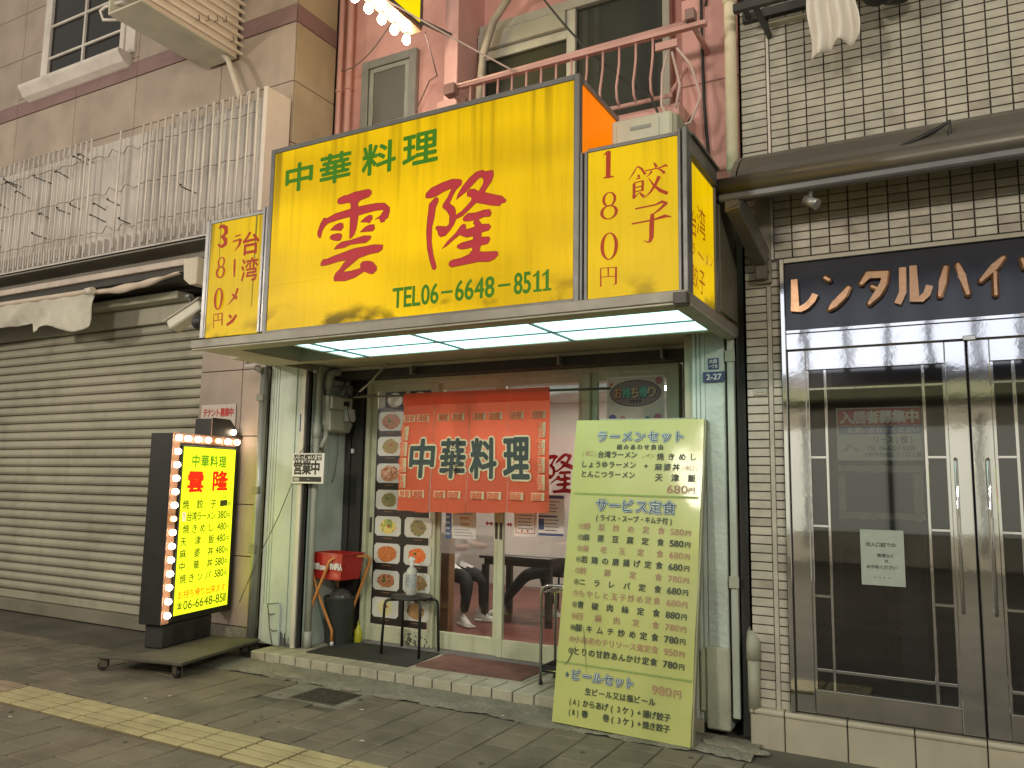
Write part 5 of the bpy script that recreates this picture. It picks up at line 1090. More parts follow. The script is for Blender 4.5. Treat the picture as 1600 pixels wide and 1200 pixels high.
for cx in (-4.225, -3.96):
    n = 24; F = front(5.602)
    flat('round_card', [[(cx-.11, 2.082), (cx+.11, 2.082), (cx+.11, 2.218), (cx-.11, 2.218)]], M('card_dark', (.05, .06, .06), .5), FBD, F, .001)
    flat('round_plate', [[(cx+.078*cos(2*pi*k/n), 2.146+.064*sin(2*pi*k/n)) for k in range(n)]], platew, FBD, F, .002)
    for q in range(5): flat('dumpling_photo', [[(cx-.03+.025*cos(t)*1.5, 2.105+.021*q+.008*sin(t)) for t in (2*pi*k/10 for k in range(10))]], M('dumpling', (.42, .38, .24), .5, 0, .3, 30), FBD, F, .003)

# ------------------------------------------------------------------ stickers on the glass doors
def sheet(name, label, x0, x1, z0, z1, y, mat, cat='notice'):
    t = thing(name, label, cat, ((x0+x1)/2, y, z0)); MB().box(x0, x1, y-.001, y, z0, z1).build('sheet', mat, t); return t, front(y-.001)
ppr = M('sheet_paper', (.84, .82, .76), .6, 0, .04)
def lines(t, F, x0, x1, z0, z1, n, col=(.25, .27, .32), h=.35):
    step = (z1-z0)/n
    for k in range(n):
        zz = z0+step*(k+.3); xe = x1-random.random()*(x1-x0)*.3
        xx = x0; P = []
        while xx < xe:
            w = random.uniform(.008, .02); P.append([(xx, zz), (min(xx+w, xe), zz), (min(xx+w, xe), zz+step*h), (xx, zz+step*h)]); xx += w+.004
        flat('print_line', P, M('print_%d' % int(col[0]*100), col, .6), t, F, .0006)
t, F = sheet('notice_sheet', 'pale notice with orange boxes on the glass left of the door handles', -3.632, -3.405, .985, 1.28, 5.647, M('pale_blue_sheet', (.66, .68, .66), .6))
flat('white_box', [[(-3.56, 1.13), (-3.43, 1.13), (-3.43, 1.165), (-3.56, 1.165)], [(-3.56, 1.08), (-3.43, 1.08), (-3.43, 1.115), (-3.56, 1.115)]], M('cream_box', (.66, .6, .48), .6), t, F, .0003)
lines(t, F, -3.555, -3.44, 1.135, 1.16, 1, (.5, .25, .12), .8); lines(t, F, -3.555, -3.44, 1.085, 1.11, 1, (.5, .25, .12), .8); lines(t, F, -3.61, -3.42, 1.17, 1.27, 3, (.24, .3, .36)); lines(t, F, -3.61, -3.42, 1.0, 1.07, 3, (.3, .32, .33))
t, F = sheet('blue_notice', 'narrow blue and orange notice at the edge of the glass, left of the pale notice', -3.700, -3.642, .98, 1.30, 5.647, M('blue_sheet', (.07, .13, .26), .5))
flat('orange_top', [[(-3.70, 1.20), (-3.642, 1.20), (-3.642, 1.30), (-3.70, 1.30)]], M('orange_print', (.5, .2, .06), .5), t, F, .0005); lines(t, F, -3.695, -3.648, 1.0, 1.18, 4, (.55, .56, .56))
t, F = sheet('red_framed_notice', 'cream notice in a red frame on the glass right of the door handles', -3.035, -2.832, 1.030, 1.30, 5.612, ppr)
rf = [(-3.018, -2.848, 1.055, 1.06), (-3.018, -2.848, 1.28, 1.285), (-3.018, -3.013, 1.055, 1.285), (-2.853, -2.848, 1.055, 1.285)]
flat('red_frame', [[(a, c), (b, c), (b, d), (a, d)] for a, b, c, d in rf], M('frame_red', (.45, .06, .04), .5), t, F, .0005); lines(t, F, -3.0, -2.86, 1.08, 1.26, 7, (.22, .16, .14))
flat('red_marks', [[(-2.97, 1.068), (-2.955, 1.068), (-2.955, 1.083), (-2.97, 1.083)], [(-2.92, 1.068), (-2.905, 1.068), (-2.905, 1.083), (-2.92, 1.083)]], M('frame_red', 0), t, F, .0007)
t, F = sheet('blue_framed_notice', 'white notice with blue headings on the glass beside the green menu board', -2.822, -2.600, 1.040, 1.360, 5.612, ppr)
bp = M('print_blue', (.08, .12, .28), .5)
flat('blue_heading', [[(-2.818, 1.33), (-2.604, 1.33), (-2.604, 1.353), (-2.818, 1.353)], [(-2.818, 1.185), (-2.66, 1.185), (-2.66, 1.20), (-2.818, 1.20)], [(-2.818, 1.045), (-2.604, 1.045), (-2.604, 1.065), (-2.818, 1.065)], [(-2.818, 1.09), (-2.77, 1.09), (-2.77, 1.175), (-2.818, 1.175)]], bp, t, F, .0005)
lines(t, F, -2.80, -2.62, 1.22, 1.32, 4, (.2, .2, .26)); lines(t, F, -2.76, -2.62, 1.075, 1.18, 4, (.2, .2, .26))
o = flat('red_arrow_sticker', [[(-3.318, 1.118), (-3.292, 1.138), (-3.292, 1.124), (-3.268, 1.124), (-3.268, 1.138), (-3.242, 1.118), (-3.268, 1.098), (-3.268, 1.112), (-3.292, 1.112), (-3.292, 1.098)]], M('arrow_red', (.42, .02, .03), .5), dB, front(5.6465)); 
o = flat('red_arrow_sticker', [[(-3.10, 1.118), (-3.082, 1.138), (-3.082, 1.124), (-3.07, 1.124), (-3.07, 1.138), (-3.05, 1.118), (-3.07, 1.098), (-3.07, 1.112), (-3.082, 1.112), (-3.082, 1.098)]], M('arrow_red', 0), dC, front(5.6125))
# the shop name again in red on the right pane (second character shows beside the curtain)
def remap(L, bx0, bx1, bz0, bz1, nx0, nx1, nz0, nz1): return [[((p[0]-bx0)/(bx1-bx0)*(nx1-nx0)+nx0, (p[1]-bz0)/(bz1-bz0)*(nz1-nz0)+nz0) for p in P] for P in L]
wr_ = M('window_red', (.42, .03, .035), .5)
flat('lettering', remap(pair(LOGO_B), -2.717, -2.153, 2.687, 3.25, -2.80, -2.492, 1.365, 1.675), wr_, dC, front(5.613))
flat('lettering', remap(pair(LOGO_A), -3.595, -2.99, 2.714, 3.291, -3.105, -2.83, 1.37, 1.67), wr_, dC, front(5.613))
# takeaway poster in the right window
t = thing('takeaway_poster', 'laminated takeaway poster with an oval and colourful letters in the right window', 'poster', (-2.02, 5.6, 1.9))
F = front(5.596)
MB().box(-2.250, -1.798, 5.600, 5.603, 1.905, 2.245).build('laminate', M('laminate', (.88, .88, .88), .15), t); MB().box(-2.243, -1.806, 5.597, 5.600, 1.913, 2.237).build('sheet', M('poster_cream', (.66, .58, .48), .35, 0, .12, 6), t)
n = 36; cx, cz = -2.022, 2.118
flat('oval_edge', [[(cx+.200*cos(2*pi*k/n), cz+.100*sin(2*pi*k/n)) for k in range(n)]], M('oval_dark', (.10, .06, .08), .4), t, F, .0015)
flat('oval', [[(cx+.193*cos(2*pi*k/n), cz+.093*sin(2*pi*k/n)) for k in range(n)]], M('oval_mauve', (.26, .19, .19), .35), t, F, .002)
for i, (ch, c) in enumerate(zip('お持ち帰り', ((.62, .30, .15), (.15, .48, .36), (.66, .42, .28), (.16, .48, .42), (.62, .45, .28)))):
    text('letter_edge', ch, ink, t, F, -2.182+.065*i, -2.122+.065*i, 2.085, 2.160, .006, 'fit', nrm=.003)
    text('lettering', ch, M('poster_letter_%d' % i, c, .4), t, F, -2.184+.065*i, -2.124+.065*i, 2.087, 2.162, .003, 'fit', nrm=.0045)
text('lettering', 'できます', ink, t, F, -2.07, -1.97, 2.045, 2.070, .001, nrm=.003)
for x, z, r, c in ((-2.20, 1.935, .030, (.12, .11, .35)), (-2.12, 1.930, .024, (.55, .2, .25)), (-1.93, 1.928, .018, (.1, .3, .45)), (-1.85, 1.935, .03, (.5, .15, .25)), (-1.84, 2.205, .028, (.5, .18, .16)), (-2.21, 2.19, .012, (.55, .12, .08))):
    flat('balloon_print', [[(max(-2.242, min(-1.807, x+r*cos(q))), max(1.914, min(2.236, z+r*sin(q)))) for q in (2*pi*k/14 for k in range(14))]], M('balloon_%d' % int(c[0]*100+c[2]*9), c, .4), t, F, .001)

# ------------------------------------------------------------------ green menu board leaning at the right pillar
TILT = Matrix.Translation((-2.19, 4.57, .014)) @ Matrix.Rotation(radians(-8.9), 4, 'X') @ Matrix.Rotation(radians(.8), 4, 'Y')
BD = local_thing('green_menu_board', 'tall lime green menu board of ramen and set meals leaning by the entrance', 'menu board', (0, 0, 0))
BD.matrix_basis = TILT
BWD, BHT = .855, 1.8726
lime = M('lime_vinyl', (.455, .495, .155), .38, 0, .10, 1.6, .12, 8, .25, (.24, .32, .12), .12, coat=.15)
def vin(u, v):   # slightly rippled vinyl face
    return (u*BWD, -.002-.0040*sin(v*17+u*3)*sin(u*5)**2-.006*(max(0, u-.9)*10)**2*(v < .12), v*BHT)
MB().box(0, BWD, .006, .040, 0, BHT).build('panel', M('board_core', (.30, .38, .12), .6), BD, .004)
MB().grid(vin, 14, 40).build('vinyl_face', lime, BD)
MB().box(BWD-.002, BWD+.012, .002, .044, 0, BHT).box(.17, .80, .0, .05, BHT-.002, BHT+.010).build('edge', M('board_edge', (.30, .31, .20), .5, .1, .15, 5, .1), BD, .002)
MB().box(.72, .80, .05, .085, .02, 1.55).box(.05, .10, .05, .085, .02, 1.55).box(.05, .80, .05, .08, .7, .75).build('back_strut', M('raw_wood', (.36, .31, .18), .7, 0, .15, 9, .2), BD, .003)
BF = lambda u, v, d: (u*BWD-.0, -.0045-.0040*sin(v*17+u*3)*sin(u*5)**2-.006*(max(0, u-.9)*10)**2*(v < .12)-d, v*BHT)
bi = M('board_ink', (.045, .065, .035), .5); bpk = M('board_pink', (.38, .22, .13), .5); bo = M('board_outline_white', (.60, .68, .62), .5); bn = M('board_navy', (.05, .10, .14), .5)
def bt(s, u0, u1, v, h=.024, mat=bi, bold=.0, mode='cells', v2=None, sx=None):
    # v is the line's middle; the measured slant of the board is taken out
    vv = v; sh_ = .03*vv
    VN = BF
    n = len(s); cw = (u1-u0)/max(1, n)
    # work in metres across so glyphs keep their shape
    fn = lambda a, b_, d: BF(a/BWD, b_/BHT, d)
    k = h*BHT
    text('lettering', s, mat, BD, fn, (u0-sh_)*BWD, (u1-sh_)*BWD, v*BHT-k/2, v*BHT+k/2, bold, mode, nrm=.0008 if mat is not bi else .0012, sx=sx)
def bhead(s, u0, u1, v, h):
    bt(s, u0, u1, v, h, bn, .0085); 
    sh_ = .03*v; fn = lambda a, b_, d: BF(a/BWD, b_/BHT, d+.0010); k = h*BHT
    text('lettering', s, bo, BD, fn, (u0-sh_)*BWD, (u1-sh_)*BWD, v*BHT-k/2, v*BHT+k/2, .0052, nrm=.0012)
    fn2 = lambda a, b_, d: BF(a/BWD, b_/BHT, d+.0022)
    text('lettering', s, bn, BD, fn2, (u0-sh_)*BWD, (u1-sh_)*BWD, v*BHT-k/2, v*BHT+k/2, .0016, nrm=.0012)
bhead('ラーメンセット', .200, .905, .941, .037)
bt('組みあわせ自由', .368, .742, .905, .0185, bold=.0012)
bt('(辛口)', .088, .224, .881, .021, bpk); bt('台湾ラーメン', .225, .540, .878, .024, bold=.0012, sx=.95); bt('焼きめし', .675, 1.0, .873, .024, bold=.0012)
bt('しょうゆラーメン', .094, .537, .843, .024, bold=.0012, sx=.95); bt('+', .585, .635, .841, .024, bold=.0012); bt('麻婆丼', .672, .868, .838, .024, bold=.0012); bt('(辛口)', .868, 1.0, .836, .021, bpk)
bt('とんこつラーメン', .095, .534, .809, .024, bold=.0012, sx=.95)
for ch, u in (('天', .682), ('津', .802), ('飯', .922)): bt(ch, u, u+.058, .803, .0255, bold=.0012)
bt('680', .775, .925, .766, .026, bpk, .0008, 'fit'); bt('円', .925, .985, .763, .022, bpk, .0008)
flat('scribble', brush([[((.575+.022*i-.026)*BWD, (.874+.006*((i*7) % 3-1))*BHT, .002) for i in range(5)], [(.50, 1.635, .002), (.515, 1.652, .002), (.51, 1.64, .002), (.525, 1.655, .002), (.54, 1.632, .002), (.55, 1.65, .002)]]), M('pencil', (.20, .26, .10), .6), BD, lambda a, b_, d: BF(a/BWD, b_/BHT, d), .001)
bhead('サービス定食', .230, .848, .704, .042)
bt('(ライス・スープ・キムチ付)', .228, .835, .662, .022, bold=.0012, sx=.85)
for v0, ua, ub in ((.741, .055, .995), (.186, .015, .985)):
    wv = []
    for k in range(46):
        u = ua+(ub-ua)*k/45; wv.append([((u-.03*v0)*BWD+.009*cos(t), v0*BHT+.0075*sin(t)) for t in (2*pi*j/7 for j in range(7))])
    flat('wave_rule', wv, M('wave_green', (.26, .37, .10), .6), BD, lambda a, b_, d: BF(a/BWD, b_/BHT, d), .0006)
rows = [('①', '野菜炒め定食', '580', 1), ('②', '麻婆豆腐定食', '580', 0), ('③', '海老玉定食', '680', 1), ('④', '若鶏の唐揚げ定食', '680', 0), ('⑤', '酢豚定食', '780', 1), ('⑥', 'ニラレバ定食', '680', 0), ('⑦', 'もやしと玉子炒め定食', '680', 1), ('⑧', '青椒肉絲定食', '880', 0), ('⑨', '回鍋肉定食', '780', 1), ('⑩', '豚キムチ炒め定食', '780', 0), ('⑪', '小海老のチリソース煮定食', '950', 1), ('⑫', 'とりの甘酢あんかけ定食', '780', 0)]
for k, (a, s_, p, pk) in enumerate(rows):
    v = .630-.0368*k; mt = bpk if pk else bi; o_ = .020*(1-(v/.63))*0+.03*(.63-v)*-.0
    du = -.030*(1-v/.63)*.9+.03*(.63-v)*0
    bt(a, .108+du, .150+du, v, .0205, mt, .0004)
    L_ = len(s_); U0, U1 = .145+du, .775+du
    if L_ <= 8:
        g_ = (U1-U0-.06)/(L_-1)
        for q, ch in enumerate(s_): bt(ch, U0+g_*q, U0+g_*q+.06, v, .0235, mt, .0012 if not pk else .0005)
    else: bt(s_, U0, U1, v, .0235, mt, .0012 if not pk else .0005, sx=.98)
    bt(p, .812+du*.9, .910+du*.9, v-.001, .0195, mt, .0018 if not pk else .0006, 'fit'); bt('円', .915+du*.9, .965+du*.9, v-.003, .0185, mt, .0010)
flat('diamond', [[((.091)*BWD+.013*a, .150*BHT+.016*b_) for a, b_ in ((1, 0), (0, 1), (-1, 0), (0, -1))]], bn, BD, lambda a, b_, d: BF(a/BWD, b_/BHT, d), .001)
bhead('ビールセット', .125, .610, .152, .031)
bt('980', .725, .860, .145, .026, bpk, .0008, 'fit'); bt('円', .865, .935, .142, .025, bpk, .0008)
bt('生ビール又は瓶ビール', .238, .755, .108, .022, bold=.0012, sx=.98)
bt('(A)', .118, .215, .071, .022, bold=.001); bt('からあげ(3ケ)+揚げ餃子', .228, .862, .071, .0225, bold=.0012, sx=.95)
bt('(B)', .118, .212, .0395, .022, bold=.001); bt('春', .225, .275, .0395, .0225, bold=.0012); bt('巻(3ケ)+焼き餃子', .385, .860, .0395, .0225, bold=.0012, sx=.95)
flat('tear', brush([[(.055, .335, .002), (.075, .355, .007), (.105, .42, .005), (.118, .455, .001)], [(.135, .60, .001), (.165, .55, .003), (.185, .42, .003), (.205, .30, .001)]]), M('tear_dark', (.07, .09, .03), .8), BD, lambda a, b_, d: BF(a/BWD, b_/BHT, d), .0016)

# ------------------------------------------------------------------ entrance mats
rub = M('mat_rubber', (.035, .036, .03), .85, 0, .2, 6, .5, 150)
t = thing('black_mat', 'black rubber door mat on the step before the photo menu', 'mat', (-4.1, 5.35, .07))
MB().prism([(-4.60, 5.03), (-3.615, 5.05), (-3.66, 5.585), (-4.62, 5.60)], 'z', .0695, .080).build('mat', rub, t, .003)
t = thing('brown_mat', 'reddish brown woven door mat with pale border before the sliding doors', 'mat', (-3.15, 5.35, .07))
MB().prism([(-3.605, 5.045), (-2.66, 5.08), (-2.66, 5.585), (-3.655, 5.585)], 'z', .0695, .074).build('border', M('mat_border', (.40, .38, .30), .8, 0, .15, 6, .3), t, .002)
MB().prism([(-3.57, 5.09), (-2.69, 5.11), (-2.69, 5.575), (-3.615, 5.575)], 'z', .0735, .080).build('mat', M('mat_brown', (.15, .075, .06), .85, 0, .25, 7, .5, 120), t, .002)
rib = MB()
for i in range(52):
    for j in range(9):
        x = -3.595+i*.0172+.002*j; y = 5.115+j*.050
        if x < -2.71: rib.bar((x, y, .0805), (x+(.013 if j % 2 else -.004), y+.045, .0805), .007, .004)
rib.build('weave', M('mat_brown_hi', (.24, .125, .095), .85, 0, .2, 8), t)['kind'] = 'stuff'

# ------------------------------------------------------------------ stool with bottle
SX, SY = -3.865, 5.43
t = thing('stool', 'black round stool with bent tube legs before the photo menu door', 'stool', (SX, SY, .08))
MB().lathe([(0, .0), (.150, .0), (.166, .006), (.168, .016), (.160, .024), (.0, .026)], (SX, SY, .508), 28).build('seat', M('stool_seat', (.035, .035, .032), .45, 0, .2, 8, .1), t)
for dx, dy in ((-.155, -.115), (.150, -.115), (.150, .115), (-.155, .115)):
    MB().tube([(SX+dx*.55, SY+dy*.6, .500), (SX+dx*.98, SY+dy*.95, .497), (SX+dx*1.10, SY+dy*1.04, .485), (SX+dx*1.14, SY+dy*1.08, .455), (SX+dx*1.20, SY+dy*1.2, .082)], .0115, 8).build('leg', M('stool_leg', (.03, .03, .028), .4, .4, .2, 8), t)
t = thing('spray_bottle', 'white sanitiser pump bottle with a printed label on the black stool', 'bottle', (SX-.01, SY+.0, .534))
bx_, by_ = SX-.005, SY-.005
MB().lathe([(0, 0), (.040, 0), (.044, .006), (.044, .175), (.040, .198), (.024, .218), (.016, .224), (.016, .232)], (bx_, by_, .535), 20).build('body', M('bottle_white', (.66, .68, .60), .3, 0, .03, trans=.15), t)
MB().lathe([(.0445, .06), (.0447, .061), (.0447, .165), (.0445, .166)], (bx_, by_, .535), 20).build('label', M('bottle_label', (.46, .50, .50), .4, 0, .3, 30), t)
lb = MB()
for k in range(8): lb.box(bx_-.028, bx_+random.uniform(.0, .026), by_-.0475, by_-.046, .61+k*.011, .613+k*.011)
lb.build('label_print', M('label_print', (.15, .17, .22), .5), t)
MB().lathe([(.018, .0), (.018, .022), (.010, .026), (.010, .045)], (bx_, by_, .765), 14).box(bx_-.018, bx_+.014, by_-.014, by_+.014, .805, .838).prism([(bx_-.02, .838), (bx_+.02, .832), (bx_+.034, .812), (bx_+.028, .805), (bx_-.018, .812)], 'y', by_-.010, by_+.010).build('spray_head', white, t, .002)

# ------------------------------------------------------------------ red ashtray tub on folding orange legs, bin behind
t = thing('folding_stand', 'red tub hung in orange folding tube legs left of the doors', 'stand', (-4.6, 5.4, .08))
tb = M('tub_red', (.42, .025, .018), .3, 0, .08, 4, .05, coat=.2)
def rbox(z, s, y0=5.24, y1=5.46):
    return [(-4.765+.02*s, y0+.01*s, z), (-4.435-.02*s, y0-.005+.01*s, z), (-4.40-.02*s, y1-.01*s, z), (-4.73+.02*s, y1-.01*s, z)]
b = MB(); A_ = [b.bm.verts.new(p) for p in rbox(.835, 0)]; B_ = [b.bm.verts.new(p) for p in rbox(.625, 1.4)]; C_ = [b.bm.verts.new(p) for p in rbox(.80, .6)]
D_ = [b.bm.verts.new((p[0]*.985-.069, p[1]*.985+.08, p[2])) for p in rbox(.835, 0)]
for i in range(4): b.bm.faces.new((A_[i], A_[(i+1) % 4], B_[(i+1) % 4], B_[i]))
b.bm.faces.new(B_); bmesh.ops.delete(b.bm, geom=C_+D_, context='VERTS')
b.build('tub', tb, t, solid=.006)
rm = MB(); q = rbox(.835, -.3)
for i in range(4): rm.bar(q[i], q[(i+1) % 4], .014, .012)
rm.build('rim', tb, t)
MB().box(-4.72, -4.46, 5.27, 5.44, .79, .80).build('ash_sand', M('ash_dark', (.10, .04, .03), .9), t)
og = M('tube_orange', (.62, .26, .07), .35, .1, .06, 6, .03, coat=.2)
for y0, dy in ((5.225, .10), (5.49, .10)):
    MB().tube([(-4.59, y0+dy, .095), (-4.595, y0+dy, .20), (-4.615, y0+dy-.01, .25), (-4.70, y0+.03, .50), (-4.80+.02, y0, .755), (-4.785, y0, .79)], .0125, 8).build('leg', og, t)
    MB().cyl((-4.59, y0+dy, .078), (-4.59, y0+dy, .108), .0145, seg=10).build('leg_tip', white, t)
MB().tube([(-4.76, 5.20, .10), (-4.765, 5.20, .22), (-4.755, 5.205, .28), (-4.705, 5.215, .46), (-4.58, 5.225, .735), (-4.565, 5.225, .775), (-4.53, 5.235, .80), (-4.44, 5.36, .815), (-4.37, 5.48, .81), (-4.355, 5.50, .78), (-4.40, 5.50, .66), (-4.50, 5.51, .44), (-4.58, 5.52, .25), (-4.59, 5.52, .15)], .0125, 8).build('rail', og, t)
FT = lambda u, v, d: (u, 5.2325-d+(.02)*(.835-v)*.5, v)
text('lettering', '喫煙', paper, t, FT, -4.745, -4.675, .70, .755, .0015, nrm=.004); text('lettering', 'STAND', paper, t, FT, -4.67, -4.605, .70, .735, .002, 'fit', nrm=.004)
text('lettering', 'すいがら入', paper, t, FT, -4.565, -4.435, .705, .762, .004, nrm=.004)
t = thing('waste_bin', 'grey tapered waste bin behind the orange stand legs', 'bin', (-4.64, 5.47, .07))
MB().lathe([(0, 0), (.105, 0), (.112, .01), (.128, .37), (.136, .378), (.136, .392), (.126, .392), (.118, .2), (0, .12)], (-4.635, 5.47, .072), 24).build('body', M('bin_grey', (.055, .062, .055), .55, 0, .1, 4, .1), t)
MB().lathe([(.110, .16), (.112, .3), (.10, .40), (.04, .46), (0, .42)], (-4.635, 5.47, .072), 18).build('liner', glass('bin_liner', (.8, .82, .78), .05, (.5, .52, .45), .35), t)
t = thing('yellow_bottle', 'small yellow bottle on the floor between bin and dark slats', 'bottle', (-4.47, 5.50, .07))
MB().lathe([(0, 0), (.032, 0), (.034, .01), (.034, .10), (.015, .135), (.013, .15)], (-4.50, 5.555, .072), 14).build('body', M('bottle_yellow', (.50, .48, .03), .3), t)
MB().lathe([(.014, .15), (.014, .17), (.008, .172), (.008, .19), (0, .19)], (-4.50, 5.555, .072), 10).build('cap', M('cap_yellow', (.25, .25, .03), .4), t)

# ------------------------------------------------------------------ chrome umbrella rack behind the board
t = thing('umbrella_rack', 'chrome tube rack with a black tray, half hidden by the green menu board', 'rack', (-2.35, 5.2, .07))
cr_ = M('rack_chrome', (.60, .60, .58), .18, 1, .05, 5)
MB().tube([(-2.548, 5.13, .09), (-2.548, 5.13, .68), (-2.535, 5.13, .722), (-2.49, 5.13, .742), (-2.05, 5.13, .742), (-2.02, 5.13, .72), (-2.02, 5.13, .09)], .0105, 8).build('front_frame', cr_, t)
MB().tube([(-2.548, 5.36, .09), (-2.548, 5.36, .68), (-2.50, 5.36, .72), (-2.05, 5.36, .72), (-2.02, 5.36, .09)], .0105, 8).build('back_frame', cr_, t)
g = MB()
for z in (.69,): 
    g.tube([(-2.548, 5.13, z), (-2.548, 5.36, z)], .007, 6).tube([(-2.02, 5.13, z), (-2.02, 5.36, z)], .007, 6)
    for k in range(1, 6): g.tube([(-2.548+.0, 5.13+.038*k, z), (-2.02, 5.13+.038*k, z)], .005, 6)
    g.tube([(-2.548, 5.13, z), (-2.40, 5.36, z)], .005, 6)
g.build('grid', cr_, t)
MB().box(-2.54, -2.03, 5.14, 5.35, .150, .158).box(-2.54, -2.03, 5.135, 5.142, .150, .20).box(-2.54, -2.53, 5.14, 5.35, .150, .20).build('tray', black, t, .002)
f_ = MB()
for x, y in ((-2.548, 5.13), (-2.02, 5.13), (-2.548, 5.36), (-2.02, 5.36)): f_.cyl((x, y, .071), (x, y, .095), .017, .013, 10)
f_.pieces('foot', black, t)
MB().tube([(-2.548, 5.13, .168), (-2.02, 5.13, .168)], .007, 6).build('bottom_rail', cr_, t)

# ------------------------------------------------------------------ security camera left of the signs
t = thing('security_camera', 'white bullet security camera angled down from the left end of the signs', 'camera', (-4.64, 4.2, 2.6))
wc = M('camera_white', (.56, .54, .44), .45, 0, .05, 4, .05)
mtx = Matrix.Translation((-5.00, 4.02, 2.655)) @ Matrix.Rotation(radians(-30), 4, 'Y') @ Matrix.Rotation(radians(12), 4, 'Z')
MB().box(-.15, .16, -.055, .055, -.045, .035, mtx).build('housing', wc, t, .010)
MB().box(-.17, .175, -.066, .066, .036, .044, mtx).build('sunshield', M('camera_hood', (.60, .58, .50), .45), t, .003)
MB().box(-.155, -.150, -.04, .04, -.035, .025, mtx).build('lens_window', black, t)
MB().sphere((-4.86, 4.02, 2.60), .062, 14, 8).bar((-4.86, 4.02, 2.60), (-4.66, 4.02, 2.74), .05).box(-4.68, -4.638, 3.95, 4.09, 2.62, 2.86).build('swivel_mount', M('mount_black', (.03, .03, .03), .45, 0, .2, 6), t, .006)
t = thing('door_closer_bar', 'small metal stay below the awning box above the shutter', 'bracket', (-6.1, 5.1, 3.1))
MB().bar((-6.28, 5.05, 3.16), (-6.12, 4.98, 3.02), .02, .03).cyl((-6.32, 5.05, 3.17), (-6.25, 5.05, 3.15), .03, seg=8).build('stay', alu, t)

# ------------------------------------------------------------------ dining room behind the glass
IN = thing('dining_room', 'bright dining room with red floor seen through the sliding doors', 'room', (-3.2, 7.5, .08))
iw = M('room_wall', (.60, .58, .53), .8, 0, .05, 2)
MB().box(-6.0, -1.0, 9.6, 9.7, .05, 2.55).box(-6.1, -6.0, 5.73, 9.7, .05, 2.55).box(-1.2, -1.1, 5.73, 9.6, .05, 2.55).build('wall', iw, IN)
MB().box(-6.0, -1.2, 5.73, 9.6, 2.50, 2.55).build('ceiling', M('room_ceiling', (.66, .64, .60), .8), IN)
MB().box(-6.0, -1.2, 5.665, 9.6, .04, .085).build('floor', M('room_floor', (.17, .05, .038), .35, 0, .12, 2, .05, 30), IN)
MB().box(-6.0, -4.52, 5.665, 5.73, .05, 2.5).box(-1.68, -1.2, 5.665, 5.73, .05, 2.5).build('front_return', dark, IN)
il = glow('room_lamp', (1, .90, .80), 75)
for x, y in ((-4.3, 6.7), (-2.7, 6.7), (-4.3, 8.4), (-2.7, 8.4)): MB().cyl((x, y, 2.492), (x, y, 2.499), .16, seg=20).build('ceiling_lamp', il, IN)
MB().box(-4.27, -4.13, 6.38, 6.48, .085, 1.05).build('wooden_post', M('post_wood', (.30, .17, .08), .5, 0, .15, 6, .1), IN, .004)
MB().box(-2.15, -1.2, 6.6, 7.4, .085, 1.0).build('counter', M('counter_front', (.36, .31, .27), .5), IN, .006)
tk = M('table_black', (.035, .032, .03), .35, 0, .15, 5)
def table(label, x0, x1, y0, y1):
    t = thing('dining_table', label, 'table', ((x0+x1)/2, (y0+y1)/2, .085)); MB().box(x0, x1, y0, y1, .70, .735).build('tabletop', tk, t, .004)
    MB().box(x0+.04, x1-.04, y0+.04, y1-.04, .64, .70).build('apron', tk, t)
    for x in (x0+.05, x1-.05):
        for y in (y0+.05, y1-.05): MB().box(x-.028, x+.028, y-.028, y+.028, .085, .64).build('leg', tk, t)
table('black dining table between the seated diners inside', -4.15, -3.35, 6.95, 7.55)
table('black dining table further back to the right inside', -3.1, -2.2, 7.7, 8.3)
def istool(label, x, y):
    t = thing('dining_stool', label, 'stool', (x, y, .085)); MB().lathe([(0, 0), (.17, 0), (.175, .02), (.17, .045), (0, .05)], (x, y, .46), 20).build('seat', M('seat_dark', (.03, .03, .03), .5), t)
    for a in range(4):
        c, s = cos(a*pi/2+.7), sin(a*pi/2+.7); MB().tube([(x+.12*c, y+.12*s, .46), (x+.16*c, y+.16*s, .087)], .012, 6).build('leg', black, t)
istool('black stool under the diner in the white shirt', -4.50, 6.95); istool('black stool under the diner in dark trousers facing the street', -3.72, 7.98)

